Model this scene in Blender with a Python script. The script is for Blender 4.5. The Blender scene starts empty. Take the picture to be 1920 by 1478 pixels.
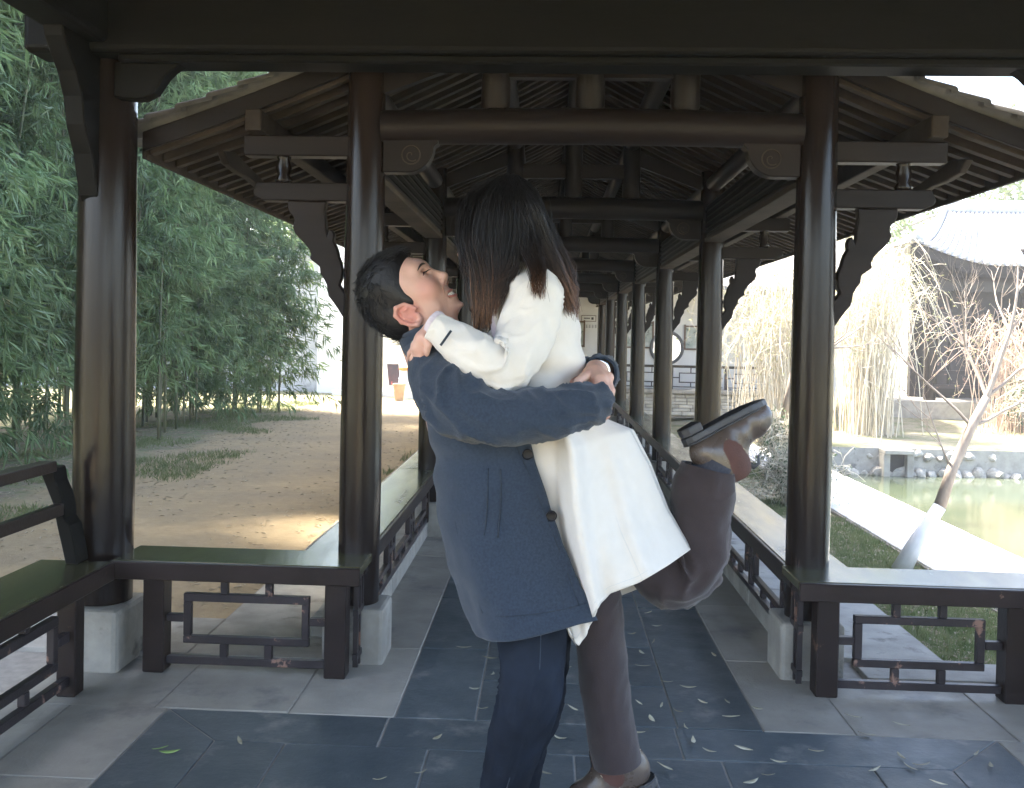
import bpy, math, random
import numpy as np
from mathutils import Vector, Matrix, noise as mn
SC = bpy.context.scene
COL = SC.collection
R = math.radians
rnd = random.Random(7)

# ---------------------------------------------------------------- camera
F = 1827.0; W0, H0 = 1920.0, 1478.0
CAM = np.array([0.0, 0.0, 1.6])
yaw, pitch, roll = R(2.8), R(1.0), R(1.15)
fwd = np.array([-math.sin(yaw)*math.cos(pitch), math.cos(yaw)*math.cos(pitch), -math.sin(pitch)])
rt = np.array([math.cos(yaw), math.sin(yaw), 0.0]); up = np.cross(rt, fwd)
rt, up = rt*math.cos(roll)+up*math.sin(roll), up*math.cos(roll)-rt*math.sin(roll)
vp = np.array([0, 1.0, 0])
cx = 1024 - (W0/2 + F*vp.dot(rt)/vp.dot(fwd))
cy = 632 - (H0/2 - F*vp.dot(up)/vp.dot(fwd))
cam = bpy.data.cameras.new('camera'); camo = bpy.data.objects.new('camera', cam); COL.objects.link(camo)
cam.sensor_width = 36; cam.sensor_fit = 'HORIZONTAL'; cam.lens = F/W0*36
cam.shift_x = -cx/W0; cam.shift_y = cy/W0; cam.clip_start = .05; cam.clip_end = 900
camo.matrix_world = Matrix(((rt[0], up[0], -fwd[0], CAM[0]), (rt[1], up[1], -fwd[1], CAM[1]), (rt[2], up[2], -fwd[2], CAM[2]), (0, 0, 0, 1)))
SC.camera = camo
# world, sun, exposure
SUN_AZ = np.array([-.80, .60]); SUN_EL = R(60)
w = bpy.data.worlds.new('World'); SC.world = w; w.use_nodes = True
nt = w.node_tree; bg = nt.nodes['Background']
sky = nt.nodes.new('ShaderNodeTexSky'); sky.sky_type = 'NISHITA'; sky.sun_disc = False
sky.sun_elevation = SUN_EL; sky.sun_rotation = math.atan2(SUN_AZ[0], SUN_AZ[1]); sky.dust_density = 3.0; sky.air_density = 1.0
sky.ozone_density = 1.0
nt.links.new(sky.outputs[0], bg.inputs[0]); bg.inputs[1].default_value = .15
sl = bpy.data.lights.new('sun', 'SUN'); sl.energy = 5.0; sl.angle = R(4); sl.color = (1, .93, .82)
so = bpy.data.objects.new('sun', sl); COL.objects.link(so)
sd = Vector((SUN_AZ[0]*math.cos(SUN_EL), SUN_AZ[1]*math.cos(SUN_EL), math.sin(SUN_EL)))
so.rotation_euler = sd.to_track_quat('Z', 'Y').to_euler(); so.location = (-20, 20, 30)
SC.view_settings.view_transform = 'Standard'; SC.view_settings.look = 'None'
SC.view_settings.exposure = 2.95; SC.view_settings.gamma = 1.0
SC.render.engine = 'CYCLES'; SC.cycles.use_denoising = True
SC.cycles.max_bounces = 8; SC.cycles.diffuse_bounces = 4; SC.cycles.glossy_bounces = 3
SC.cycles.transparent_max_bounces = 8; SC.cycles.sample_clamp_indirect = 6

# ---------------------------------------------------------------- helpers
def ray(x, y):
    d = fwd + rt*((x-cx-W0/2)/F) - up*((y-cy-H0/2)/F)
    return d
def P(x, y, Y):                 # the place at distance Y seen at photo position x, y
    d = ray(x, y); return CAM + d*(Y/d[1])
def PG(x, y, z=0.0):            # the place on a level surface
    d = ray(x, y); return CAM + d*((z-CAM[2])/d[2])
def px(n, Y): return n*Y/F

class MB:
    def __init__(s): s.v = []; s.f = []; s.u = []
    def add(s, vs, fs):
        n = len(s.v); s.v.extend([tuple(map(float, p)) for p in vs]); s.f.extend([tuple(i+n for i in f) for f in fs]); return s
    def box(s, x0, x1, y0, y1, z0, z1):
        return s.add([(x0,y0,z0),(x1,y0,z0),(x1,y1,z0),(x0,y1,z0),(x0,y0,z1),(x1,y0,z1),(x1,y1,z1),(x0,y1,z1)],
                     [(0,3,2,1),(4,5,6,7),(0,1,5,4),(1,2,6,5),(2,3,7,6),(3,0,4,7)])
    def beam(s, p0, p1, wd, ht, upv=(0,0,1)):   # a straight bar
        p0 = np.array(p0, float); p1 = np.array(p1, float); t = p1-p0; t /= np.linalg.norm(t)
        a = np.cross(t, upv); a /= np.linalg.norm(a); b = np.cross(a, t)
        a = a*wd/2; b = b*ht/2
        return s.add([p0-a-b, p0+a-b, p0+a+b, p0-a+b, p1-a-b, p1+a-b, p1+a+b, p1-a+b],
                     [(0,1,2,3),(7,6,5,4),(0,4,5,1),(1,5,6,2),(2,6,7,3),(3,7,4,0)])
    def tube(s, pts, rads, n=8, cap=True, flat=1.0, phase=0.0):
        pts = np.array(pts, float); K = len(pts)
        if np.isscalar(rads): rads = [rads]*K
        tn = np.gradient(pts, axis=0); tn /= np.linalg.norm(tn, axis=1)[:, None]+1e-12
        ref = np.array([0, 1.0, 0]) if abs(tn[0][1]) < .8 else np.array([1.0, 0, 0])
        a = np.cross(tn[0], ref); a /= np.linalg.norm(a)
        base = len(s.v); vs = []
        for i in range(K):
            a = a - tn[i]*a.dot(tn[i]); a /= np.linalg.norm(a); b = np.cross(tn[i], a)
            for j in range(n):
                th = 2*math.pi*j/n+phase
                vs.append(pts[i] + rads[i]*(a*math.cos(th) + b*math.sin(th)*flat))
        fs = [(i*n+j, i*n+(j+1)%n, (i+1)*n+(j+1)%n, (i+1)*n+j) for i in range(K-1) for j in range(n)]
        if cap: fs += [tuple(range(n-1, -1, -1)), tuple((K-1)*n+j for j in range(n))]
        return s.add(vs, fs)
    def grid(s, rows, closed=True, cap=False):  # rows of points
        rows = [np.array(r, float) for r in rows]; n = len(rows[0]); K = len(rows)
        vs = [p for r in rows for p in r]
        m = n if closed else n-1
        fs = [(i*n+j, i*n+(j+1) % n, (i+1)*n+(j+1) % n, (i+1)*n+j) for i in range(K-1) for j in range(m)]
        if cap: fs += [tuple(range(n-1, -1, -1)), tuple((K-1)*n+j for j in range(n))]
        return s.add(vs, fs)
    def prism(s, poly, t0, t1, fn):             # outline poly (a,b) carried from t0 to t1, fn(a,b,t)->point
        n = len(poly)
        vs = [fn(a, b, t0) for a, b in poly]+[fn(a, b, t1) for a, b in poly]
        fs = [tuple(range(n-1, -1, -1)), tuple(range(n, 2*n))]+[(i, (i+1) % n, n+(i+1) % n, n+i) for i in range(n)]
        return s.add(vs, fs)

def thing(name, label, cat, loc=(0, 0, 0), group=None):
    o = bpy.data.objects.new(name, None); COL.objects.link(o); o.location = tuple(map(float, loc)); o.empty_display_size = .1
    return tag(o, label, cat, group)
def tag(o, label=None, cat=None, group=None, kind=None):
    if label: o['label'] = label
    if cat: o['category'] = cat
    if group: o['group'] = group
    if kind: o['kind'] = kind
    return o
def mk(name, mb, mat, parent=None, smooth=False, bevel=0, kind=None, segs=1, fix=True):
    me = mb if isinstance(mb, bpy.types.Mesh) else bpy.data.meshes.new(name)
    if not isinstance(mb, bpy.types.Mesh):
        me.from_pydata(mb.v, [], mb.f); me.validate()
        if fix and len(mb.f) < 3000:
            import bmesh
            bm = bmesh.new(); bm.from_mesh(me); bmesh.ops.recalc_face_normals(bm, faces=bm.faces); bm.to_mesh(me); bm.free()
        if smooth:
            me.polygons.foreach_set('use_smooth', [True]*len(me.polygons))
            if smooth != True: me.set_sharp_from_angle(angle=R(smooth))
        if mat: me.materials.append(mat)
    o = bpy.data.objects.new(name, me); COL.objects.link(o)
    if parent is not None:
        o.parent = parent
        if parent.type == 'EMPTY': o.location = -parent.location
    if bevel:
        m = o.modifiers.new('bevel', 'BEVEL'); m.width = bevel; m.segments = segs; m.limit_method = 'ANGLE'; m.angle_limit = R(40)
    if kind: o['kind'] = kind
    return o
def copy_tree(o, parent=None):
    c = o.copy(); COL.objects.link(c); c.parent = parent
    for ch in o.children: copy_tree(ch, c)
    return c

MATS = {}
def mat(name, c1, c2=None, scale=4, rough=.6, bump=0.0, bscale=40, stretch=(1, 1, 1), var=0.0, c3=None, s3=9, t3=.62, w3=.04,
        coat=0, spec=.5, trans=0.0, sheen=0, rvar=0.0, metal=0, lo=.35, hi=.65, coords='Object', bdist=.01):
    m = bpy.data.materials.new(name); m.use_nodes = True; N = m.node_tree.nodes; L = m.node_tree.links
    b = N['Principled BSDF']; out = N['Material Output']
    tc = N.new('ShaderNodeTexCoord'); mp = N.new('ShaderNodeMapping'); mp.inputs['Scale'].default_value = stretch
    L.new(tc.outputs[coords], mp.inputs[0])
    def nz(sc, det=6, ro=.6):
        n = N.new('ShaderNodeTexNoise'); n.inputs['Scale'].default_value = sc; n.inputs['Detail'].default_value = det
        n.inputs['Roughness'].default_value = ro; L.new(mp.outputs[0], n.inputs['Vector']); return n
    def rmp(src, a, b_, ca, cb):
        r = N.new('ShaderNodeValToRGB'); r.color_ramp.elements[0].position = a; r.color_ramp.elements[1].position = b_
        r.color_ramp.elements[0].color = (*ca, 1); r.color_ramp.elements[1].color = (*cb, 1); L.new(src, r.inputs[0]); return r
    n1 = nz(scale)
    c2 = c2 or tuple(x*.75 for x in c1)
    colo = rmp(n1.outputs[0], lo, hi, c1, c2).outputs[0]
    if c3:
        n3 = nz(s3, 8, .65); mask = rmp(n3.outputs[0], t3, t3+w3, (0, 0, 0), (1, 1, 1))
        mx = N.new('ShaderNodeMix'); mx.data_type = 'RGBA'; L.new(mask.outputs[0], mx.inputs[0]); L.new(colo, mx.inputs[6])
        mx.inputs[7].default_value = (*c3, 1); colo = mx.outputs[2]
    if var:
        oi = N.new('ShaderNodeObjectInfo'); mr = N.new('ShaderNodeMapRange'); mr.inputs[3].default_value = 1-var; mr.inputs[4].default_value = 1+var
        L.new(oi.outputs['Random'], mr.inputs[0]); hs = N.new('ShaderNodeHueSaturation'); L.new(mr.outputs[0], hs.inputs['Value']); L.new(colo, hs.inputs['Color']); colo = hs.outputs[0]
    L.new(colo, b.inputs['Base Color']); b.inputs['Roughness'].default_value = rough
    if rvar:
        n4 = nz(scale*2.3); mr = N.new('ShaderNodeMapRange'); mr.inputs[1].default_value = .3; mr.inputs[2].default_value = .7
        mr.inputs[3].default_value = max(.03, rough-rvar); mr.inputs[4].default_value = min(1, rough+rvar); L.new(n4.outputs[0], mr.inputs[0]); L.new(mr.outputs[0], b.inputs['Roughness'])
    b.inputs['Specular IOR Level'].default_value = spec; b.inputs['Coat Weight'].default_value = coat; b.inputs['Metallic'].default_value = metal
    if sheen: b.inputs['Sheen Weight'].default_value = sheen; b.inputs['Sheen Roughness'].default_value = .5
    if bump:
        n2 = nz(bscale, 8, .7); bp = N.new('ShaderNodeBump'); bp.inputs['Strength'].default_value = bump; bp.inputs['Distance'].default_value = bdist
        L.new(n2.outputs[0], bp.inputs['Height']); L.new(bp.outputs[0], b.inputs['Normal'])
    if trans:
        t = N.new('ShaderNodeBsdfTranslucent'); L.new(colo, t.inputs[0]); ms = N.new('ShaderNodeMixShader'); ms.inputs[0].default_value = trans
        L.new(b.outputs[0], ms.inputs[1]); L.new(t.outputs[0], ms.inputs[2]); L.new(ms.outputs[0], out.inputs[0])
    MATS[name] = m; return m

M_wood = mat('dark_lacquered_timber', (.013, .0085, .007), (.020, .013, .010), 3, .15, .14, 55, (1, 1, .10), .15, c3=(.10, .065, .05), s3=7, t3=.70, w3=.02, rvar=.06, spec=.3)
M_beam = mat('dull_brown_beam', (.010, .0066, .0057), (.017, .0112, .0095), 4, .5, .15, 50, (.12, 1, 1), .2, c3=(.11, .065, .045), s3=4.5, t3=.685, w3=.02, spec=.22)
M_dark = mat('black_brown_beam', (.006, .0058, .005), (.010, .009, .008), 4, .6, .12, 50, (.15, 1, 1), .12, spec=.12)
M_raft = mat('weathered_rafter', (.030, .023, .018), (.055, .042, .033), 4, .75, .3, 40, (1, 1, 1), .35, c3=(.075, .046, .032), s3=6, t3=.64, spec=.15)
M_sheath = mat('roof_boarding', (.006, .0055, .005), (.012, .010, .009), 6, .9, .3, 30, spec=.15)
M_rail = mat('worn_rail_paint', (.018, .011, .0095), (.028, .018, .016), 5, .34, .15, 50, (1, 1, 1), .15, c3=(.17, .10, .07), s3=7, t3=.66, w3=.03, spec=.3)
M_lat = mat('worn_lattice_paint', (.026, .020, .021), (.040, .030, .031), 6, .45, .2, 60, (1, 1, 1), .15, c3=(.26, .15, .11), s3=6, t3=.60, w3=.03, spec=.35)
M_seat = mat('glossy_seat_board', (.046, .042, .019), (.070, .062, .029), 4, .22, .05, 50, (1, .2, 1), .1, rvar=.07, spec=.6)
M_tile = mat('grey_roof_tile', (.13, .125, .12), (.22, .21, .2), 5, .8, .3, 30, (1, 1, 1), .2)
M_slate = mat('dark_slate_slab', (.066, .082, .090), (.098, .114, .120), 3.0, .42, .35, 30, (1, 1, 1), .14, c3=(.21, .205, .19), s3=3.4, t3=.575, w3=.12, rvar=.10)
M_stone = mat('pale_floor_stone', (.27, .245, .205), (.38, .345, .29), 2.4, .6, .35, 35, (1, 1, 1), .08, c3=(.14, .135, .13), s3=1.6, t3=.55, w3=.14, rvar=.12)
M_kerb = mat('kerb_stone', (.27, .25, .215), (.40, .37, .32), 5, .8, .35, 45, (1, 1, 1), .08, c3=(.15, .14, .12), s3=4, t3=.58, w3=.1)
M_mortar = mat('floor_joint', (.26, .24, .21), (.34, .31, .27), 20, .95)
M_white = mat('white_plaster', (.74, .74, .73), (.80, .80, .79), 2, .9, .1, 20, c3=(.55, .54, .52), s3=1.3, t3=.62, w3=.15)
# ---------------------------------------------------------------- ground, floor
POND = (4.42, 26.0, -3.0, 18.8)
def ground_z(x, y):
    z = -.17+.035*mn.noise(Vector((x*.35, y*.35, 0)))+.015*mn.noise(Vector((x*1.7, y*1.7, 3)))
    if x > 1.6: z -= .24*min(1, (x-1.6)/.4)
    if y > 20 and x > 2: z += .07*min(6, y-20)*min(1, (x-2)/3)
    return z
xs = sorted(set([-110, -60, -35, -24, -18]+[round(-14+.4*i, 2) for i in range(46)]+[4.42, 5.2, 6, 8, 10, 12, 14, 16, 18, 20, 23, 26, 36, 60, 110]))
ys = sorted(set([-60, -40, -20, -10, -6, -3]+[round(-2+.4*i, 2) for i in range(52)]+[18.8+.8*i for i in range(21)]+[38, 44, 52, 70, 110, 170]))
gm = MB(); idx = {}
for i, x in enumerate(xs):
    for j, y in enumerate(ys):
        idx[i, j] = len(gm.v); far = abs(x) > 25 or y > 40
        gm.v.append((x, y, (-.4 if x > 2 else -.17) if far else ground_z(x, y)))
for i in range(len(xs)-1):
    for j in range(len(ys)-1):
        xm = (xs[i]+xs[i+1])/2; ym = (ys[j]+ys[j+1])/2
        if POND[0] < xm < POND[1] and POND[2] < ym < POND[3]: continue
        gm.f.append((idx[i, j], idx[i+1, j], idx[i+1, j+1], idx[i, j+1]))
M_ground = bpy.data.materials.new('bare_earth_and_grass'); M_ground.use_nodes = True
N = M_ground.node_tree.nodes; L = M_ground.node_tree.links; b = N['Principled BSDF']; b.inputs['Roughness'].default_value = .95
tc = N.new('ShaderNodeTexCoord')
def nz(sc, det=6, ro=.65):
    n = N.new('ShaderNodeTexNoise'); n.inputs['Scale'].default_value = sc; n.inputs['Detail'].default_value = det; n.inputs['Roughness'].default_value = ro
    L.new(tc.outputs['Object'], n.inputs['Vector']); return n.outputs[0]
def rp(src, a, b_, ca, cb):
    r = N.new('ShaderNodeValToRGB'); e = r.color_ramp.elements; e[0].position = a; e[1].position = b_; e[0].color = (*ca, 1); e[1].color = (*cb, 1); L.new(src, r.inputs[0]); return r.outputs[0]
def mixc(f, a, b_):
    m = N.new('ShaderNodeMix'); m.data_type = 'RGBA'
    for s, k in ((f, 0), (a, 6), (b_, 7)): L.new(s, m.inputs[k])
    return m.outputs[2]
sx = N.new('ShaderNodeSeparateXYZ'); L.new(tc.outputs['Object'], sx.inputs[0])
def mth(op, a, b_):
    m = N.new('ShaderNodeMath'); m.operation = op
    for k, s in enumerate((a, b_)):
        if isinstance(s, (int, float)): m.inputs[k].default_value = s
        else: L.new(s, m.inputs[k])
    return m.outputs[0]
earth = mixc(rp(nz(1.1), .4, .62, (0, 0, 0), (1, 1, 1)), rp(nz(9), .3, .7, (.30, .22, .115), (.40, .30, .165)), rp(nz(14), .3, .7, (.24, .18, .10), (.335, .26, .155)))
earth = mixc(rp(nz(26, 9, .8), .60, .68, (0, 0, 0), (1, 1, 1)), earth, rp(nz(60), .4, .6, (.36, .31, .24), (.13, .10, .07)))
grass = rp(nz(16, 8, .75), .3, .7, (.075, .12, .035), (.26, .23, .12))
# worn tread through the middle, green towards the edges
ex = mth('ABSOLUTE', mth('ADD', sx.outputs[0], 3.3), 0)
gmask = rp(mth('ADD', mth('MULTIPLY', mth('SUBTRACT', ex, 1.35), .30), nz(.9)), .62, .85, (0, 0, 0), (1, 1, 1))
left = mixc(gmask, earth, mixc(rp(nz(4), .45, .6, (0, 0, 0), (1, 1, 1)), grass, rp(nz(10), .3, .7, (.17, .13, .085), (.28, .22, .15))))
right = mixc(rp(nz(2.2, 6, .7), .42, .6, (0, 0, 0), (1, 1, 1)), grass, rp(nz(22, 8, .8), .3, .7, (.40, .34, .24), (.20, .17, .11)))
L.new(mixc(rp(sx.outputs[0], .49, .51, (0, 0, 0), (1, 1, 1)), left, right), b.inputs['Base Color'])
bp = N.new('ShaderNodeBump'); bp.inputs['Strength'].default_value = .6; bp.inputs['Distance'].default_value = .03; L.new(nz(30, 10, .8), bp.inputs['Height']); L.new(bp.outputs[0], b.inputs['Normal'])
for o_ in ('',): pass
g = mk('ground', gm, M_ground, smooth=True, fix=False); tag(g, kind='structure')

# water
M_water = mat('green_pond_water', (.055, .07, .042), (.08, .09, .055), .6, .07, .06, 7, spec=.5, bdist=.02)
wm = MB(); wm.add([(POND[0]-.3, POND[2]-.3, -.88), (POND[1]+.3, POND[2]-.3, -.88), (POND[1]+.3, POND[3]+.3, -.88), (POND[0]-.3, POND[3]+.3, -.88)], [(0, 1, 2, 3)])
tag(mk('pond_water', wm, M_water, fix=False), kind='structure')
em = MB(); x0, x1, y0, y1 = POND
for a, b_ in (((x0, y0), (x1, y0)), ((x1, y0), (x1, y1)), ((x1, y1), (x0, y1)), ((x0, y1), (x0, y0))):
    em.add([(a[0], a[1], -.38), (b_[0], b_[1], -.38), (b_[0], b_[1], -1.4), (a[0], a[1], -1.4)], [(0, 1, 2, 3)])
tag(mk('pond_bank', em, M_kerb), kind='structure')

# floor of the corridor and pavilion: bed with single slabs
bed = MB(); bed.box(-2.75, 3.1, -1.2, 4.86, -.7, -.0045); bed.box(-1.75, 2.05, 4.85, 24.6, -.7, -.005)
pav = tag(mk('pavement', bed, M_mortar), kind='structure')
def slab(poly, m, zt=0.0, th=.03, par=None, name='paving_slab', gap=.0035, bev=.003):
    c = np.mean(np.array(poly), axis=0); q = []
    P_ = [np.array(p, float) for p in poly]; n = len(P_)
    area = sum(P_[i][0]*P_[(i+1) % n][1]-P_[(i+1) % n][0]*P_[i][1] for i in range(n))
    if area < 0: P_ = P_[::-1]
    for i in range(n):     # inset by gap
        a = P_[i]-P_[i-1]; b2 = P_[(i+1) % n]-P_[i]; a /= np.linalg.norm(a); b2 /= np.linalg.norm(b2)
        na = np.array([-a[1], a[0]]); nb = np.array([-b2[1], b2[0]]); d = na+nb; d /= max(.3, 1+na.dot(nb)); q.append(P_[i]+d*gap)
    dz = rnd.uniform(-.0022, .0022); tx = rnd.uniform(-.002, .002); ty = rnd.uniform(-.002, .002)
    mb = MB(); mb.prism([tuple(p) for p in q], 0, 1, lambda a, b_, t: (a, b_, (zt+dz+tx*(a-c[0])+ty*(b_-c[1])) if t else zt-th))
    return mk(name, mb, m, par or pav, bevel=bev)
def rect(x0, x1, y0, y1, m, **k): return slab([(x0, y0), (x1, y0), (x1, y1), (x0, y1)], m, **k)
def strip(x0, x1, y0, y1, step, m, jit=.12, **k):
    y = y0
    while y < y1-.02:
        s = step*rnd.uniform(1-jit, 1+jit); e = min(y1, y+s)
        if y1-e < step*.35: e = y1
        rect(x0, x1, y, e, m, **k); y = e
YE = 24.2
strip(-.60, -.26, 4.02, YE, .95, M_slate); strip(-.26, .575, 4.02, YE, .52, M_slate); strip(.575, .925, 4.02, YE, .9, M_slate)
strip(-1.0, -.60, 4.9, YE, 1.15, M_stone); strip(.925, 1.30, 4.9, YE, 1.1, M_stone)
# pavilion: border with mitred corners, big slabs within, pale surround
X0, X1, YB = -1.56, 1.86, 4.02; bw = .30
slab([(X0, YB), (X0+bw, YB-bw), (-.62, YB-bw), (-.62, YB)], M_slate)
slab([(-.62, YB), (-.62, YB-bw), (.56, YB-bw), (.56, YB)], M_slate)
slab([(.56, YB), (.56, YB-bw), (X1-bw, YB-bw), (X1, YB)], M_slate)
for s, xe in ((1, X0), (-1, X1)):
    ya = YB
    for e in (2.95, 1.9, .8, -.4):
        yb = e; slab([(xe, ya), (xe+s*bw, ya-bw if ya == YB else ya), (xe+s*bw, yb), (xe, yb)], M_slate); ya = yb
ya = YB-bw
for r_ in range(7):
    yb = ya-.56; c = [X0+bw+(.0 if r_ % 2 else .28)+.56*i for i in range(6)]; c = [X0+bw]+[v for v in c if X0+bw+.1 < v < X1-bw-.1]+[X1-bw]
    for a, b_ in zip(c, c[1:]): rect(a, b_, yb, ya, M_slate)
    ya = yb
slab([(X0, YB), (-2.3, 4.62), (-.98, 4.62), (-.98, 4.9), (-.60, 4.9), (-.60, YB)], M_stone) if False else None
rect(-1.05, -.60, YB, 4.9, M_stone); rect(-1.62, -1.05, YB, 4.62, M_stone); slab([(-2.35, 4.62), (-1.62, 4.62), (-1.62, YB), (-2.35, YB)], M_stone)
rect(.925, 1.30, YB, 4.9, M_stone); rect(1.30, 1.95, YB, 4.62, M_stone); rect(1.95, 2.72, YB, 4.62, M_stone)
strip(-1.98, X0, -.4, YB, 1.25, M_stone); strip(-2.4, -1.98, -.4, YB, 1.0, M_stone); strip(X1, 2.28, -.4, YB, 1.2, M_stone); strip(2.28, 2.75, -.4, YB, 1.0, M_stone)
# plinth ledges outside the railings
strip(-1.72, -1.12, 4.95, YE, 1.1, M_kerb, zt=.02); strip(1.52, 2.02, 4.95, YE, 1.2, M_kerb, zt=.02)
rect(-2.7, -1.72, 4.66, 5.25, M_kerb, zt=.022); rect(1.55, 3.05, 4.66, 4.93, M_kerb, zt=.022); rect(-1.72, -1.05, 4.64, 4.94, M_kerb, zt=.022)
# kerb stones below the corridor railings
for xa, xb in ((-1.2, -.90), (1.24, 1.52)):
    y = 4.98
    for k in range(7):
        e = 7.67+3*k
        for q in range(3): a = y+(e-y)*q/3; rect(xa, xb, a, y+(e-y)*(q+1)/3, M_kerb, zt=.12, th=.12, name='kerb_stone', bev=.012)
        y = e+.24

# stone path by the pond
pb = MB(); pb.box(3.41, 4.40, -2, 18.7, -.6, -.385); path = tag(mk('pond_path', pb, M_mortar), kind='structure')
M_path = mat('pale_path_slab', (.55, .53, .49), (.66, .64, .60), 4, .85, .3, 40, var=.08)
y = 1.0
while y < 18.6:
    e = min(18.7, y+rnd.uniform(.6, 1.05)); m_ = rnd.uniform(3.8, 4.0); rect(3.42, m_, y, e, M_path, zt=-.36, th=.04, par=path, gap=.008, bev=.008); rect(m_, 4.46, y, e, M_path, zt=-.36, th=.04, par=path, gap=.008, bev=.008); y = e
# ---------------------------------------------------------------- covered corridor
CXM = .19; CL, CR = -.907, 1.29; Y0, SP, NF = 4.79, 3.0, 7
YF = 4.76; YB2 = 24.4
def roofz(dx):        # underside of the boarding
    dx = abs(dx); return 3.50-.56*dx+.052*dx*dx
cor = thing('covered_corridor', 'long dark timber corridor with open sides and a tiled roof', 'corridor', (CXM, Y0, 0))
def part(name, mb, m, par=None, **k): return mk(name, mb, m, par or cor, **k)
def lathe(mb, c, prof, n=20):     # profile (r,z)
    rows = [[(c[0]+r*math.cos(2*math.pi*j/n), c[1]+r*math.sin(2*math.pi*j/n), z) for j in range(n)] for r, z in prof]
    return mb.grid(rows, cap=True)
bo = [(715,1160),(745,1115),(768,1085),(790,1060),(797,1030),(800,1010),(815,985),(830,965),(834,935),(855,920),(880,902),(874,885),(884,862),(905,838),(925,820),(950,795),(960,770),(953,745),(957,725),(975,712),(985,690),(987,655),(818,655),(822,700),(815,745),(812,785),(806,800),(795,772),(783,780),(775,800),(778,825),(766,845),(757,868),(752,890),(740,915),(733,950),(735,985),(745,1008),(728,1030),(715,1052)]
bo = [(1240+a*.4465, 100+b_*.4465) for a, b_ in bo]
brace = []          # outline: outward distance from column face, height
for a, b_ in bo:
    p = P(a, b_, Y0); brace.append((p[0]-(CR+.09), p[2]))
brace = [(max(-.02, a), z) for a, z in brace]
for k in range(NF):
    yk = Y0+SP*k
    for s, xc in ((-1, CL), (1, CR)):
        mb = MB(); lathe(mb, (xc, yk), [(.101, .27), (.103, .8), (.100, 1.6), (.094, 2.55), (.090, roofz(xc-CXM)-.02)], 28)
        c = part('column', mb, M_wood, smooth=50)
        mb = MB(); mb.box(xc-.15, xc+.15, yk-.145, yk+.145, -.02, .268); mk('stone_base', mb, M_kerb, c, bevel=.02, segs=2)
        # outward arms, post, carved brace
        def out(d): return xc+s*d
        mb = MB(); mb.beam((out(.06), yk, 2.515), (out(.60), yk, 2.515), .09, .10); part('upper_arm', mb, M_beam, bevel=.006)
        mb = MB(); mb.prism([(.06, 2.245), (.50, 2.245), (.545, 2.265), (.55, 2.29), (.53, 2.335), (.06, 2.335)], -.045, .045, lambda a, z, t: (out(a), yk+t, z)); part('lower_arm', mb, M_beam, bevel=.005)
        mb = MB(); lathe(mb, (out(.41), yk), [(.035, 2.335), (.044, 2.35), (.030, 2.375), (.040, 2.41), (.030, 2.45), (.036, 2.465)], 12); part('arm_post', mb, M_wood, smooth=60)
        mb = MB(); mb.prism([(a+.09, z) for a, z in brace], -.028, .028, lambda a, z, t: (out(a), yk+t, z)); part('carved_brace', mb, M_beam, bevel=.008, segs=2)
        # scroll bracket below the cross beam
        si = -s
        arc = [(.09, 2.56)]+[(.09, 2.39)]+[(.21+.13*math.sin(t), 2.52-.13*math.cos(t)) for t in np.linspace(0, math.pi/2, 9)]+[(.36, 2.535), (.37, 2.56)]
        mb = MB(); mb.prism(arc, -.045, .045, lambda a, z, t: (xc+si*a, yk+t, z)); sb = part('scroll_bracket', mb, M_beam, bevel=.005)
        mb = MB(); cc = np.array([xc+si*.23, yk-.047, 2.475]); mb.tube([cc+np.array([.045*math.cos(t), 0, .045*math.sin(t)]) for t in np.linspace(0, 2*math.pi, 25)], .0035, 5)
        mb.tube([cc+np.array([.007*t*math.cos(t*1.1), 0, .007*t*math.sin(t*1.1)]) for t in np.linspace(0, 5, 20)], .003, 5); mk('carved_ring', mb, M_raft, sb)
        # beam along the corridor to the next column, with a moulding
        if k < NF-1 or True:
            y1_ = min(yk+SP-.09, YB2); 
            mb = MB(); mb.box(xc-.055, xc+.055, yk+.095, y1_, 2.40, 2.66); lb = part('long_beam', mb, M_beam, bevel=.008)
            mb = MB()
            for q in range(5): mb.box(xc+si*.055, xc+si*.068, yk+.1, y1_-.005, 2.43+.045*q, 2.452+.045*q)
            mk('moulding', mb, M_dark, lb)
            mb = MB(); mb.box(xc-.07, xc+.07, yk+.096, y1_-.001, 2.365, 2.399); mk('soffit_board', mb, M_raft, lb, bevel=.004)
    # cross beam: a log, slightly flattened, with struts and an upper tie
    mb = MB(); mb.tube([(CL+.08, yk, 2.615), (CL+.5, yk, 2.625), (CXM, yk, 2.632), (CR-.5, yk, 2.625), (CR-.08, yk, 2.615)], [.085, .087, .09, .087, .085], 20); part('cross_beam', mb, M_beam, smooth=50)
    for dx in (-.46, 0, .46):
        mb = MB(); zt = roofz(dx)-.13; lathe(mb, (CXM+dx, yk), [(.062, 2.705), (.072, 2.73), (.070, zt-.05), (.064, zt)], 16); part('strut', mb, M_beam, smooth=50)
    mb = MB(); mb.box(CXM-.40, CXM-.06, yk-.035, yk+.035, 2.86, 2.97); mb.box(CXM+.06, CXM+.40, yk-.035, yk+.035, 2.86, 2.97); part('upper_tie', mb, M_beam, bevel=.004)
    for xa, sg in ((CL, -1), (CR, 1)): mb = MB(); mb.beam((xa, yk, 2.80), (CXM+sg*.5, yk, 3.02), .05, .10); part('slant_tie', mb, M_beam)
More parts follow.
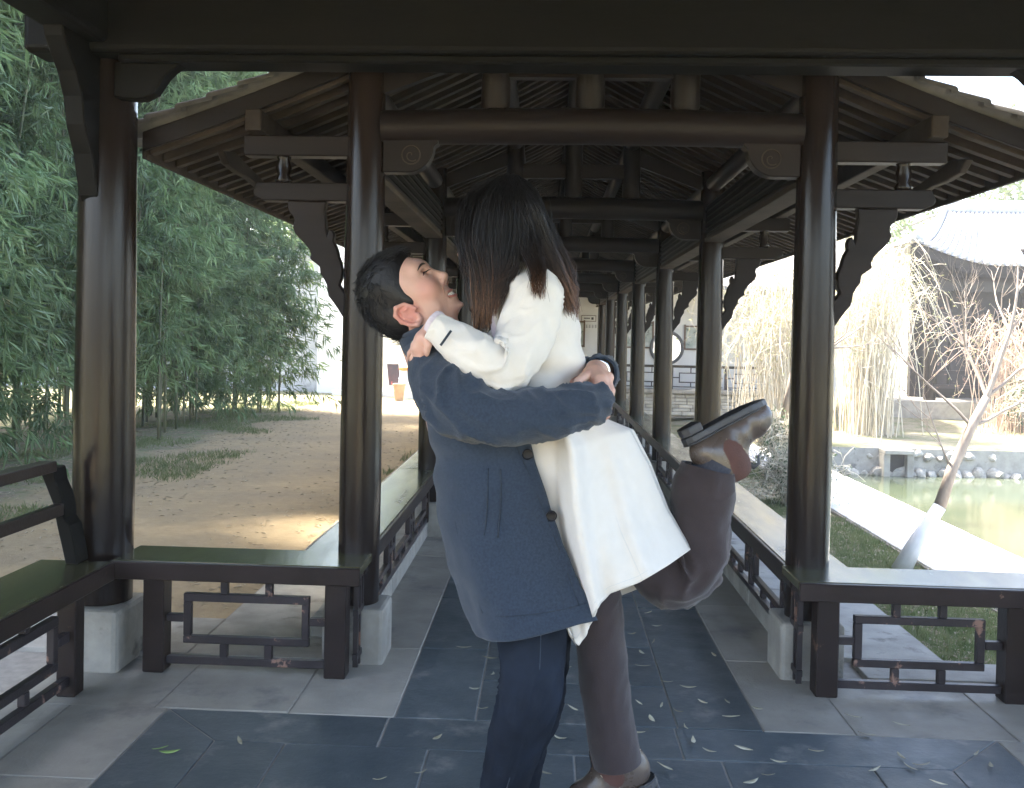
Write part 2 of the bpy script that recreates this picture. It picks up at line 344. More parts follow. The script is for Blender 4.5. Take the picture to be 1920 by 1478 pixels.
# purlins
for dx, r_ in ((-1.1, .065), (-.46, .06), (0, .065), (.46, .06), (1.1, .065)):
    mb = MB(); z = roofz(dx)-.058-r_; mb.tube([(CXM+dx, YF+.1, z), (CXM+dx, YB2, z)], r_, 12); part('purlin', mb, M_beam, smooth=50)
for s in (-1, 1):
    dx = s*1.62; z = roofz(dx)-.06-.045
    mb = MB(); mb.box(CXM+dx-.04, CXM+dx+.04, 4.64, YB2, 2.566, z+.045); part('eave_purlin', mb, M_raft, bevel=.006)
    # shaped board hung below the eave purlin's end
    ol = [(0, 2.40), (.25, 2.43), (.5, 2.40), (.9, 2.36), (.9, 2.30), (.55, 2.33), (.3, 2.33), (.1, 2.345)]
    mb = MB(); mb.prism([(a, z+.06) for a, z in ol], -.02, .02, lambda a, z, t: (CXM+s*(1.86)+t, YF+.12+a*.8, z+.05)); part('cloud_board', mb, M_raft, bevel=.006)
# rafters (shared mesh per side)
EAVE = 2.20
for s in (-1, 1):
    dxs = [.0, .35, .7, 1.1, 1.5, 1.8, EAVE-.02]
    mb = MB(); rows = []
    for dx in dxs:
        z = roofz(dx); rows.append([(CXM+s*dx, -.026, z-.058), (CXM+s*dx, .026, z-.058), (CXM+s*dx, .026, z), (CXM+s*dx, -.026, z)])
    mb.grid(rows, cap=True)
    first = None; y = YF+.05; i = 0
    while y < YB2:
        if first is None: first = part('rafter', mb, M_raft, bevel=.004); o = first
        else: o = mk('rafter', first.data, None, cor)
        o.location = Vector(o.location)+Vector((0, y+rnd.uniform(-.012, .012), rnd.uniform(-.003, 0)))
        y += .165; i += 1
    # boarding and eave board, barge board
    mb = MB(); n = 12; up_ = [(CXM+s*EAVE*i/n, roofz(EAVE*i/n)+.002) for i in range(n+1)]
    poly = up_+[(x, z+.03) for x, z in up_[::-1]]
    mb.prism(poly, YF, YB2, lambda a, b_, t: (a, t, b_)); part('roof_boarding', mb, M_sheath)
    ze = roofz(EAVE)
    mb = MB(); mb.box(CXM+s*EAVE-.012, CXM+s*EAVE+.012, YF-.002, YB2, ze-.075, ze+.05); part('eave_board', mb, M_raft, bevel=.004)
    bar = [(x, z-.045) for x, z in up_]+[(x, z+.05) for x, z in up_[::-1]]
    mb = MB(); mb.prism(bar, YF-.03, YF-.003, lambda a, b_, t: (a, t, b_)); part('barge_board', mb, M_beam, bevel=.004)
    # roof tiles: one course of overlapping tiles per row, rows share a mesh
    mb = MB(); nt_ = 15; L_ = EAVE+.10
    def sl(dx): return roofz(dx)+.035
    for q in range(nt_):
        d0 = L_*q/nt_; d1 = L_*(q+1)/nt_+.03
        for cover in (0, 1):
            r0_, r1_ = (.05, .056) if cover else (.05, .045); zz = .042 if cover else .028; sg = 1 if cover else -1; yo = 0 if cover else .0825
            rows = []
            for dd, rr, lift in ((d0, r0_*.93, 0), (d1, r1_, .016)):
                z = sl(dd)+zz+lift*1.0
                rows.append([(CXM+s*dd, yo+rr*math.cos(t), z+sg*rr*math.sin(t)*.75-(0 if cover else -.02)) for t in np.linspace(0, math.pi, 6)])
            mb.grid(rows, closed=False)
    first = None; y = YF-.02
    while y < YB2:
        if first is None: first = part('tile_row', mb, M_tile, smooth=40); o = first
        else: o = mk('tile_row', first.data, None, cor)
        o.location = Vector(o.location)+Vector((0, y, 0)); y += .165
mb = MB(); mb.tube([(CXM, YF-.02, 3.66), (CXM, YB2, 3.66)], .10, 10); part('roof_ridge', mb, M_tile, smooth=50)

# ---------------------------------------------------------------- railings with seats
def lattice(root, o, d, ln, z0, z1, units=1, th=.035, bar=.034, dense=False):
    """open fretwork between z0 and z1 along direction d from o; every bar is a piece"""
    o = np.array(o, float); d = np.array(d, float); h = z1-z0
    def bar_(u0, v0, u1, v1):
        mb = MB()
        a = o+d*u0+np.array([0, 0, z0+h*v0]); b2 = o+d*u1+np.array([0, 0, z0+h*v1])
        if abs(u1-u0) > 1e-6: mb.beam(a, b2, th*rnd.uniform(.95, 1.0), bar*rnd.uniform(.92, 1.03))
        else: mb.beam(a, b2, th*.93, bar*rnd.uniform(.92, 1.0), upv=tuple(d))
        mk('lattice_bar', mb, M_lat, root, bevel=.003)
    e = bar/2; ev = e/h
    bar_(0, .05, ln, .05)
    uw = ln/units
    for q in range(units):
        a = uw*q
        l, r_, t, bt = a+uw*.13, a+uw*.87, .74, .28
        bar_(l-e, t, r_+e, t); bar_(l-e, bt, r_+e, bt); bar_(l, bt+ev, l, t-ev); bar_(r_, bt+ev, r_, t-ev)
        for u in (.36, .64): bar_(a+uw*u, t+ev, a+uw*u, 1); bar_(a+uw*u, .05+ev, a+uw*u, bt-ev)
        bar_(a, .51, l-e, .51); bar_(r_+e, .51, a+uw, .51)
        if q: bar_(a, .05+ev, a, .51-ev); bar_(a, .51+ev, a, 1)
def post(root, x, y, z0, z1, w=.085):
    mb = MB(); mb.box(x-w/2, x+w/2, y-w/2, y+w/2, z0, z1); mk('post', mb, M_rail, root, bevel=.005)
SZ = .52
GR = 'seat railings along the corridor bays'
def bay(k, side):
    xc = CL if side < 0 else CR; xi = -.86 if side < 0 else 1.19; xo = -1.17 if side < 0 else 1.48
    ya = Y0+SP*k+(-.20 if k == 0 else .0); yb = Y0+SP*(k+1)
    lab = ('seat railing of the %s corridor bay on the %s side' % (['first', 'second', 'third', 'fourth', 'fifth', 'sixth', 'last'][k], 'bamboo' if side < 0 else 'pond'))
    t = thing('seat_railing', lab, 'railing', ((xi+xo)/2, (ya+yb)/2, .12), GR)
    mb = MB(); xa, xb = min(xi, xo), max(xi, xo)
    mb.box(xa, xb, Y0+SP*k-(.14 if k == 0 else 0)+.001, yb-.001, SZ-.045, SZ); mk('seat', mb, M_seat, t, bevel=.008, segs=2)
    mb = MB(); xf = xi if side < 0 else xi; mb.box(min(xf, xf-side*.0)-.014, xf+.014, Y0+SP*k-.14 if k == 0 else ya, yb, SZ-.085, SZ-.004); mk('front_rail', mb, M_rail, t, bevel=.004)
    xl = xi+side*.06; y_a = Y0+SP*k+.165; y_b = yb-.165
    lattice(t, (xl, y_a, 0), (0, 1, 0), y_b-y_a, .122, SZ-.05, units=3)
    for yy in (y_a-.0, y_b): post(t, xl, yy, .121, SZ-.046, .05)
for k in range(6):
    bay(k, 1)
    if k < 4: bay(k, -1)
# short returns and transverse railings beside the corridor mouth
YR = 4.45
def cross(x0, x1, lab, pos, side):
    t = thing('seat_railing', lab, 'railing', ((x0+x1)/2, YR+.1, 0))
    mb = MB(); mb.box(x0-.03, x1+.03, YR-.02, YR+.30, SZ-.04, SZ+.002); mk('seat', mb, M_seat, t, bevel=.006, segs=2)
    mb = MB(); mb.box(x0-.031, x1+.031, YR-.045, YR-.022, SZ-.082, SZ-.001); mk('front_rail', mb, M_rail, t, bevel=.004)
    pa, pb_ = pos
    post(t, pa, YR+.03, 0, SZ-.041, .10); post(t, pb_, YR+.03, 0, SZ-.041, .10)
    lattice(t, (pa+.05, YR+.03, 0), (1, 0, 0), pb_-pa-.10, .03, SZ-.06, units=1, bar=.036)
    # return panel towards the column
    xr = x1-.01 if side < 0 else x0+.01
    mb = MB(); mb.box(xr-.013, xr+.013, YR-.018, Y0-.105, SZ-.085, SZ-.045); mk('return_rail', mb, M_rail, t)
    for yy in (YR+.10, YR+.155, YR+.215): 
        mb = MB(); mb.box(xr-.012, xr+.012, yy-.009, yy+.009, .02, SZ-.086); mk('lattice_bar', mb, M_lat, t)
    for zz in (.07, .28): mb = MB(); mb.box(xr-.0125, xr+.0125, YR+.081, YR+.235, zz-.014, zz+.014); mk('lattice_bar', mb, M_lat, t)
cross(-1.97, -.86, 'low seat railing with peeling fretwork between corner column and first column on the bamboo side', (-1.80, -.945), -1)
cross(1.19, 2.33, 'low seat railing with fretwork panel beside the corridor mouth on the pond side', (1.295, 2.13), 1)

# ---------------------------------------------------------------- near pavilion
pvl = thing('pavilion', 'pavilion of black timber columns with a heavy head beam before the corridor mouth', 'pavilion', (.19, 2.2, 0))
PXL, PXR, PYF, PYN = float(P(199, 600, 4.60)[0]), 2.46, 4.60, -.5
for xc, yc in ((PXL, PYF), (PXR, PYF), (PXL, PYN), (PXR, PYN)):
    mb = MB(); lathe(mb, (xc, yc), [(.138, .29), (.142, .9), (.136, 1.8), (.128, 3.1)], 32); c = mk('column', mb, M_wood, pvl, smooth=50)
    mb = MB(); sx_ = .17; mb.box(xc-.12, xc+.16, yc-.20, yc+.16, -.02, .288) if xc < 0 else mb.box(xc-.16, xc+.12, yc-.20, yc+.16, -.02, .288)
    mk('stone_base', mb, M_kerb, c, bevel=.025, segs=2)
for yc in (PYF, PYN):
    mb = MB(); mb.box(PXL-.3, PXR+.3, yc-.24, yc-.02, 2.86, 3.28); hb = mk('head_beam', mb, M_dark, pvl, bevel=.03, segs=3)
    mb = MB(); mb.box(PXL+.13, PXR-.13, yc-.21, yc-.04, 2.822, 2.862); mk('soffit', mb, M_dark, hb, bevel=.01)
for xc in (PXL, PXR):
    s = 1 if xc < 0 else -1
    mb = MB(); mb.box(xc-.10, xc+.10, PYN+.13, PYF-.14, 2.90, 3.24); mk('side_beam', mb, M_dark, pvl, bevel=.03, segs=3)
    wing = [(.10, 2.83)]+[(.10, 2.67), (.20, 2.66), (.24, 2.665), (.29, 2.69), (.315, 2.73), (.34, 2.765), (.37, 2.795), (.42, 2.83)]
    mb = MB(); mb.prism(wing, -.04, .04, lambda a, z, t: (xc+s*a, PYF-.13+t, z)); mk('corner_brace', mb, M_dark, pvl, bevel=.006)
    big = [(.08, 2.92), (.08, 2.15), (.14, 2.22), (.20, 2.40), (.27, 2.52), (.30, 2.64), (.36, 2.74), (.42, 2.80), (.47, 2.86), (.50, 2.92)]
    mb = MB(); mb.prism(big, -.045, .045, lambda a, z, t: (xc-s*.03+t, PYF-a, z)); mk('corner_brace', mb, M_dark, pvl, bevel=.006)
# pavilion roof, hipped, out of view; added to keep the head beam dark
mb = MB(); x0, x1, y0, y1 = PXL-.55, PXR+.55, PYN-.6, PYF+.28; zc = 3.30
mb.add([(x0, y0, zc), (x1, y0, zc), (x1, y1, zc), (x0, y1, zc), (.19, 1.4, 4.9), (.19, 2.9, 4.9), (x0, y0, zc-.06), (x1, y0, zc-.06), (x1, y1, zc-.06), (x0, y1, zc-.06)],
       [(0, 1, 4), (1, 2, 5, 4), (2, 3, 5), (3, 0, 4, 5), (9, 8, 7, 6), (0, 6, 7, 1), (1, 7, 8, 2), (2, 8, 9, 3), (3, 9, 6, 0)]); mk('roof', mb, M_dark, pvl)
# side benches with leaning backrest
def bench(xi, s, lab):
    t = thing('backrest_bench', lab, 'bench', (xi+s*.15, 2.3, 0))
    ya, yb = .2, YR-.046
    mb = MB(); mb.box(min(xi, xi+s*.34), max(xi, xi+s*.34), ya, yb, SZ-.04, SZ); mk('seat', mb, M_seat, t, bevel=.006, segs=2)
    mb = MB(); mb.box(xi-.013, xi+.013, ya, yb, SZ-.085, SZ-.002); mk('front_rail', mb, M_rail, t, bevel=.004)
    xl = xi+s*.06
    n = 4
    for q in range(n):
        a = ya+(yb-.30-ya)*q/n; b2 = ya+(yb-.30-ya)*(q+1)/n
        lattice(t, (xl, a, 0), (0, 1, 0), b2-a, .05, SZ-.05, units=1, bar=.042)
        post(t, xl, a, 0, SZ-.041, .06)
    post(t, xl, yb-.27, 0, SZ-.041, .085)
    # leaning back: rails and shaped supports
    for yy in (ya+.1, 1.6, 3.0, yb-.04):
        ol = [(.24, SZ), (.36, SZ), (.39, .60), (.43, .70), (.46, .80), (.56, .93), (.57, .965), (.44, .965), (.42, .90), (.37, .84), (.345, .77), (.35, .735), (.30, .70), (.26, .60)]
        mb = MB(); mb.prism(ol, -.06, .06, lambda a, z, tt: (xi+s*(.13+(a-.24)*.45), yy+tt+(z-.7)*-.12, z)); mk('back_support', mb, M_dark, t, bevel=.005)
    for (a, z, w_, h_) in ((.25, .97, .07, .05), (.20, .775, .04, .055)):
        mb = MB(); mb.box(min(xi+s*(a-w_/2), xi+s*(a+w_/2)), max(xi+s*(a-w_/2), xi+s*(a+w_/2)), ya, yb-.10, z-h_/2, z+h_/2); mk('back_rail', mb, M_rail, t, bevel=.006, segs=2)
bench(-1.985, -1, 'dark bench with leaning backrest rails along the pavilion side towards the bamboo')
bench(2.36, 1, 'dark bench with leaning backrest along the pavilion side towards the pond')
# ---------------------------------------------------------------- vegetation and things outside
def leafquad(mb, p, d, n, ln, wd, fold=.25):
    """a folded lance leaf from p along d with face direction n"""
    d = d/np.linalg.norm(d); s_ = np.cross(d, n); s_ /= np.linalg.norm(s_)+1e-9; n = np.cross(s_, d)
    m = p+d*ln*.4
    mb.add([p, m+s_*wd/2+n*wd*fold, p+d*ln-n*ln*.10, m-s_*wd/2+n*wd*fold], [(0, 1, 2), (0, 2, 3)])
def rv(r_): 
    v = np.array([r_.gauss(0, 1) for _ in range(3)]); return v/np.linalg.norm(v)
M_bam = mat('bamboo_leaf', (.13, .205, .088), (.25, .34, .155), 3.0, .5, var=.4, trans=.32, c3=(.40, .35, .18), s3=3.5, t3=.66, w3=.06)
M_culm = mat('bamboo_culm', (.10, .125, .060), (.19, .175, .10), 5, .5, .1, 20, (1, 1, .15), var=.35)
def bamboo(seed, H, low, bend, nl):
    r_ = random.Random(seed)
    ang = r_.uniform(-.7, .7); bd = np.array([math.cos(ang), math.sin(ang), 0])
    K = 22; pts = []
    for i in range(K):
        t = i/(K-1); pts.append(bd*bend*t**2.4+np.array([.05*math.sin(3*t+seed), .05*math.cos(2*t+seed), H*(t-.10*t**3)]))
    pts = np.array(pts); rr = [.024*(1-.85*(i/(K-1))) for i in range(K)]
    t = thing('bamboo', 'tall green bamboo stalk with drooping leaves in the dense grove', 'bamboo', (0, 0, 0), 'bamboo stalks in the grove')
    cm = MB(); cm.tube(pts, rr, 7)
    for i in range(1, 12):
        f = i/12*K*.9; a = int(f); 
        if a < K-1: cm.tube([pts[a]-np.array([0, 0, .012]), pts[a]+np.array([0, 0, .012])], rr[a]*1.18, 7)
    mk('culm', cm, M_culm, t, smooth=True, fix=False)
    fm = MB(); cnt = 0
    while cnt < nl:
        u = r_.random()**.8; z = low+(1-low)*u; f = z*(K-1); a = min(K-2, int(f)); base = pts[a]+(pts[a+1]-pts[a])*(f-a)
        az = r_.uniform(0, 2*math.pi); bl = r_.uniform(.35, 1.15)*(1.15-.5*z); d = np.array([math.cos(az), math.sin(az), r_.uniform(.1, .7)])
        tip = base
        for q in range(r_.randint(3, 5)):
            tt = (q+1)/4.0; tip = base+d*bl*tt-np.array([0, 0, .42*bl*tt*tt])
            for l in range(r_.randint(5, 8)):
                dd = np.array([d[0]*.5, d[1]*.5, -.55])+rv(r_)*.62
                leafquad(fm, tip+rv(r_)*.05, dd, rv(r_)+np.array([0, 0, .6]), r_.uniform(.15, .29), r_.uniform(.022, .040)); cnt += 1
        fm.beam(base, tip, .004, .004)
    mk('foliage', fm, M_bam, t, fix=False)
    return t
protos = [bamboo(11+i, H, low, bend, nl) for i, (H, low, bend, nl) in enumerate([(10.4, .115, 2.0, 4200), (9.2, .11, 1.6, 3900), (11.6, .13, 2.4, 4400), (7.0, .12, 1.4, 3200), (10.8, .11, 2.2, 4200), (3.6, .03, .9, 1900)])]
spots = []
br = random.Random(3)
yy = 3.6  # nearest rows lie out of view, added to keep sun off the pavilion floor
while yy < 22.6:
    edge = -6.9+.045*(yy-7)+.35*math.sin(yy*.9)
    for dpt in range(6):
        x = edge-dpt*.75-br.uniform(0, .7); spots.append((x, yy+br.uniform(-.3, .3), br.choice([0, 1, 2, 3, 4, 4, 2])))
    if br.random() < .35: spots.append((edge+br.uniform(-.3, .35), yy+br.uniform(-.2, .2), 5))
    yy += .62
for q in range(30): spots.append((br.uniform(-7.4, -5.0), br.uniform(4.2, 8.8), br.choice([0, 1, 2, 4])))  # extra stalks out of view, added to block sun from the near ledge
spots = [q for q in spots if not (q[0] > -.52*q[1]-.55 and q[1] < 9.5)]
first = set()
for x, y, k in spots:
    p_ = protos[k]; o = p_ if k not in first else copy_tree(p_); first.add(k)
    o.location = (x, y, -.2); o.rotation_euler = (0, 0, br.uniform(-1.1, 1.1)); s_ = br.uniform(.88, 1.14); o.scale = (s_, s_, s_)
for p_ in protos:
    for ch in p_.children: ch.location = (0, 0, 0)
for o in list(COL.objects):
    if o.name.startswith(('culm', 'foliage')): o.location = (0, 0, 0)

# fallen stuff and grass as single masses
def scatter(name, n, region, fn, m, seed, label):
    r_ = random.Random(seed); mb = MB()
    while n > 0:
        x = r_.uniform(region[0], region[1]); y = region[2]+(region[3]-region[2])*r_.random()**1.5
        if fn(mb, r_, x, y): n -= 1
    return tag(mk(name, mb, m, fix=False), label, kind='stuff')
M_litter = mat('dry_leaf_litter', (.46, .40, .29), (.32, .25, .16), 11, .8, trans=.3)
M_grass = mat('grass_blades', (.13, .18, .06), (.28, .29, .14), 7, .7, trans=.3)
def lit(mb, r_, x, y):
    if r_.random() > .08+.92*min(1, abs(x+3.2)/2.4): return False
    a = r_.uniform(0, 6.28); leafquad(mb, np.array([x, y, ground_z(x, y)+.008]), np.array([math.cos(a), math.sin(a), r_.uniform(0, .25)]), np.array([0, 0, 1.0]), r_.uniform(.04, .09), r_.uniform(.010, .024)); return True
def litr(mb, r_, x, y):
    a = r_.uniform(0, 6.28); leafquad(mb, np.array([x, y, ground_z(x, y)+.012]), np.array([math.cos(a), math.sin(a), r_.uniform(0, .3)]), np.array([0, 0, 1.0]), r_.uniform(.04, .10), r_.uniform(.012, .03)); return True
def gra(mb, r_, x, y):
    if mn.noise(Vector((x*.8, y*.8, 5))) < -.02: return False
    for q in range(5):
        p = np.array([x+r_.gauss(0, .03), y+r_.gauss(0, .03), ground_z(x, y)-.005]); d = np.array([r_.gauss(0, .5), r_.gauss(0, .5), 1]); leafquad(mb, p, d, rv(r_), r_.uniform(.03, .085), .008)
    return True
def gral(mb, r_, x, y):
    if mn.noise(Vector((x*.55, y*.55, 9))) < .06 or abs(x+3.1) < 1.1: return False
    for q in range(5):
        p = np.array([x+r_.gauss(0, .04), y+r_.gauss(0, .04), ground_z(x, y)-.005]); d = np.array([r_.gauss(0, .5), r_.gauss(0, .5), 1]); leafquad(mb, p, d, rv(r_), r_.uniform(.04, .11), .010)
    return True
scatter('leaf_litter', 6500, (-7.5, -1.8, 5, 26), lit, M_litter, 1, 'dry leaves strewn over the earth track by the bamboo')
scatter('leaf_litter', 5000, (2.05, 3.4, 4.7, 18), litr, M_litter, 2, 'dry leaves strewn over the grass by the pond path')
scatter('grass', 6500, (2.08, 3.4, 4.7, 18), gra, M_grass, 3, 'short grass between corridor and pond path')
scatter('grass', 4200, (-7.6, -1.75, 5, 24), gral, M_grass, 4, 'sparse grass beside the earth track')

# arching shrubs with many thin bare stems
M_stem = mat('pale_dry_stem', (.55, .48, .36), (.70, .64, .52), 6, .8, var=.2)
M_shleaf = mat('yellow_green_leaf', (.34, .36, .14), (.48, .46, .22), 5, .6, trans=.35, var=.2)
def shrub(loc, h, rad, n, nleaf, seed, lab, mst=None, mlf=None, droop=1.0, ll=.07):
    r_ = random.Random(seed); t = thing('arching_shrub', lab, 'shrub', loc); sm = MB(); lm = MB()
    for i in range(n):
        az = r_.uniform(0, 6.283); out = rad*r_.uniform(.25, 1.0); hh = h*r_.uniform(.6, 1.05); fall = hh*r_.uniform(.2, .9)*droop
        b0 = np.array([r_.gauss(0, .18*rad), r_.gauss(0, .18*rad), 0]); d = np.array([math.cos(az), math.sin(az), 0]); wob = rv(r_)*.22
        pts = []
        for q in range(9):
            u = q/8; pts.append(b0+d*out*(u**1.3)+np.array([0, 0, hh*math.sin(min(1.0, u*1.35)*math.pi/2)-fall*max(0, u-.5)**1.6*2])+wob*math.sin(u*7+i)*u)
        pts = [p*1.0 for p in pts]
        for p in pts: p[2] = max(.02, p[2])
        sm.tube([np.array(loc)+p for p in pts], [.011*(1-.75*q/8) for q in range(9)], 4, cap=False)
        for q in range(nleaf):
            u = r_.uniform(.3, 1)*8; a = min(7, int(u)); p = pts[a]+(pts[a+1]-pts[a])*(u-a)
            if r_.random() < .35:
                e = p+rv(r_)*.3; sm.tube([np.array(loc)+p, np.array(loc)+(p+e)/2+rv(r_)*.03, np.array(loc)+e], [.005, .004, .002], 3, cap=False); p = e
            leafquad(lm, np.array(loc)+p, rv(r_)+np.array([0, 0, -.4]), rv(r_), r_.uniform(.5, 1.2)*ll, r_.uniform(.2, .35)*ll)
    mk('stems', sm, mst or M_stem, t, smooth=True, fix=False); mk('leaves', lm, mlf or M_shleaf, t, fix=False); return t
M_green = mat('dark_evergreen_leaf', (.040, .085, .035), (.085, .15, .05), 6, .5, trans=.25, var=.2)
shrub((4.67, 19.72, -0.42), 3.88, 1.94, 190, 18, 21, 'pale bare arching shrub drooping beside the corridor beyond the second column')
shrub((6.9, 21.20, -0.42), 4.4, 1.75, 220, 16, 22, 'tall pale willowy shrub on the far bank between the carved brace and the tiled house')
shrub((6.38, 25.65, 0.00), 5.24, 2.51, 200, 22, 23, 'yellowish drooping shrub standing behind the pond bank')
shrub((10.3, 22.0, -0.35), 2.9, 1.9, 130, 8, 24, 'tangled reddish bare shrub in front of the tiled house', mst=mat('reddish_stem', (.48, .34, .26), (.6, .48, .38), 6, .8))
shrub((3.59, 14.48, -0.42), 0.85, 0.51, 90, 40, 25, 'small dark evergreen bush by the pond path behind the first column', mlf=M_green, ll=.06)
shrub((3.13, 12.08, -0.42), 0.63, 0.46, 70, 40, 26, 'low dark green bush on the grass beside the seat railing', mlf=M_green, ll=.05)
shrub((10.94, 20.75, -0.42), 1.37, 1.48, 120, 40, 27, 'rounded green shrub on the far bank below the tiled house', mlf=M_green, ll=.09)
shrub((13.22, 21.43, -0.42), 1.71, 1.82, 140, 40, 28, 'broad green shrub at the far bank beside the bare tree', mlf=M_green, ll=.09)
# trees
M_bark = mat('brown_bark', (.27, .215, .17), (.40, .33, .27), 9, .9, .9, 25, (1, 1, .3))
M_lime = mat('whitewashed_bark', (.78, .78, .76), (.66, .65, .63), 7, .9, .5, 25)
def bare_tree(name, loc, trunk, limbs, lab, split=.34, twig=2, seed=5):
    r_ = random.Random(seed); t = thing(name, lab, 'tree', loc); pts = np.array([p for p, _ in trunk]); rad = [q for _, q in trunk]
    n = max(2, int(round(len(pts)*split)))
    mb = MB(); mb.tube(pts[:n+1], rad[:n+1], 10); mk('whitewashed_trunk', mb, M_lime, t, smooth=True)
    mb = MB(); mb.tube(pts[n:], [q*.97 for q in rad[n:]], 10); mk('trunk', mb, M_bark, t, smooth=True)
    cm = MB()
    def grow(p, d, ln, r0, lev):
        K = 6; q = [p]; dd = d/np.linalg.norm(d)
        for i in range(K): dd = dd+rv(r_)*.14+np.array([0, 0, .03]); dd /= np.linalg.norm(dd); q.append(q[-1]+dd*ln/K)
        cm.tube(q, [r0*(1-.72*i/K) for i in range(K+1)], 6 if lev < 2 else 4, cap=False)
        if lev < twig+1:
            for i in range(r_.randint(3, 5)):
                a = r_.randint(2, K); grow(q[a], dd+rv(r_)*.75+np.array([0, 0, .25]), ln*r_.uniform(.45, .75), r0*(1-.72*a/K)*.7, lev+1)
    for p, d, ln, r0 in limbs: grow(np.array(p), np.array(d, float), ln, r0, 0)
    mk('branches', cm, M_bark, t, smooth=True, fix=False); return t
TY = 7.7
def TP(x, y, Y): return P(x, y, Y)
base = PG(1688, 1072, -.40)
tp = [(base, .085), (TP(1722, 1010, base[1]-.02), .066), (TP(1762, 950, base[1]), .056), (TP(1785, 880, base[1]+.03), .048), (TP(1822, 800, base[1]+.05), .043), (TP(1850, 745, base[1]+.06), .036)]
bare_tree('whitewashed_tree', base, tp, [(tp[5][0], (.5, .1, 1), 1.2, .026), (tp[4][0], (.9, .2, .35), 1.0, .018), (tp[4][0], (-.7, .3, 1), 1.0, .015), (tp[5][0], (-.15, .4, 1), 1.0, .02), (tp[3][0], (-.6, -.1, .9), .7, .011), (tp[5][0], (.9, -.1, .7), 1.0, .017)],
          'pollarded bare tree leaning over the pond with a whitewashed lower trunk', split=.4)
b2 = PG(1448, 893, -.40)
tp = [(b2, .10), (TP(1458, 850, b2[1]), .09), (TP(1470, 790, b2[1]), .08), (TP(1490, 700, b2[1]), .07), (TP(1512, 600, b2[1]), .055)]
bare_tree('whitewashed_tree', b2, tp, [(tp[4][0], (.2, .2, 1), 1.6, .04), (tp[3][0], (.8, .1, .8), 1.3, .03)], 'slim tree with whitewashed foot standing behind the first pond side column', split=.5, twig=1, seed=8)
def leafy(loc, h, r0, n, seed, lab, ml, sy=1.0):
    r_ = random.Random(seed); t = thing('leafy_tree', lab, 'tree', loc, 'trees behind the garden'); L0 = np.array(loc)
    tm = MB(); tm.tube([L0, L0+np.array([.1, 0, h*.3]), L0+np.array([-.1, .1, h*.6]), L0+np.array([.1, 0, h*.85])], [h*.028, h*.022, h*.014, h*.004], 8)
    for i in range(9): 
        a = r_.uniform(0, 6.28); p = L0+np.array([0, 0, h*r_.uniform(.35, .7)]); tm.tube([p, p+np.array([math.cos(a)*r0*.5, math.sin(a)*r0*.5, h*.10]), p+np.array([math.cos(a)*r0*.9, math.sin(a)*r0*.9, h*.16])], [h*.010, h*.006, h*.002], 5)
    mk('trunk', tm, M_bark, t, smooth=True, fix=False)
    cl = [L0+np.array([r_.gauss(0, .42)*r0, r_.gauss(0, .42)*r0, h*(.38+.6*r_.random())]) for _ in range(46)]
    fm = MB()
    for i in range(n):
        c = cl[i % len(cl)]; p = c+np.array([r_.gauss(0, 1), r_.gauss(0, 1), r_.gauss(0, .7)])*r0*.17
        leafquad(fm, p, rv(r_)+np.array([0, 0, -.3]), rv(r_)+np.array([0, 0, .8]), r_.uniform(.2, .36), r_.uniform(.10, .18))
    mk('crown', fm, ml, t, fix=False); return t
M_lt = mat('light_green_crown', (.11, .17, .05), (.20, .26, .09), 1.2, .6, trans=.35, var=.25)
M_lt2 = mat('brown_green_crown', (.20, .18, .08), (.30, .25, .12), 1.2, .6, trans=.35, var=.2)
for i, (x, y, h, r0, m_, lab) in enumerate([(13, 40, 10, 4.2, M_lt, 'leafy light green tree rising behind the tiled house roof'), (20, 44, 11, 5, M_lt, 'broad leafy tree behind the tiled house at its far end'),
        (7.5, 36, 8.5, 3.6, M_lt2, 'brownish leafy tree behind the willowy shrubs'), (27, 38, 11, 5, M_lt2, 'wide brownish tree beyond the pond'), (3.5, 37, 8, 3.4, M_lt, 'green tree rising behind the white end wall'),
        (-4.6, 38, 9, 3.8, M_lt, 'green tree behind the white wall at the end of the track'), (-10.5, 40, 11, 5, M_lt, 'tall green tree far behind the bamboo grove'), (-.8, 42, 10, 4, M_lt2, 'brownish tree behind the end of the corridor')]):
    leafy((x, y, -.2), h, r0, 5200, 40+i, lab, m_)
# ---------------------------------------------------------------- far bank stones
M_rock = mat('bank_rock', (.27, .25, .21), (.42, .39, .33), 4, .9, .6, 12, var=.2)
def rock(seed):
    import bmesh
    bm = bmesh.new(); bmesh.ops.create_icosphere(bm, subdivisions=2, radius=1)
    for v in bm.verts: v.co *= 1+.5*mn.noise(v.co*1.1+Vector((seed*3.1, 0, 0)))+.1*mn.noise(v.co*3+Vector((seed, 5, 0)))
    me = bpy.data.meshes.new('bank_rock'); bm.to_mesh(me); bm.free(); me.materials.append(M_rock)
    me.polygons.foreach_set('use_smooth', [True]*len(me.polygons)); me.set_sharp_from_angle(angle=R(35)); return me
rocks = [rock(i) for i in range(5)]
rr_ = random.Random(12); n = 0
def put_rock(x, y, z, s_):
    o = bpy.data.objects.new('bank_rock', rr_.choice(rocks)); COL.objects.link(o); o.location = (x, y, z); o.scale = (s_*rr_.uniform(.9, 1.4), s_*.8, s_*rr_.uniform(.6, .9)); o.rotation_euler = (rr_.uniform(-.2, .2), rr_.uniform(-.2, .2), rr_.uniform(0, 6))
    tag(o, 'rounded grey rock edging the far bank of the pond', 'rock', 'rocks along the far pond bank')
x = 4.5
while x < 16: s_ = rr_.uniform(.07, .20); put_rock(x, 18.78+rr_.uniform(-.08, .1), -.84+rr_.uniform(-.05, .05), s_); x += s_*1.5
x = 4.5
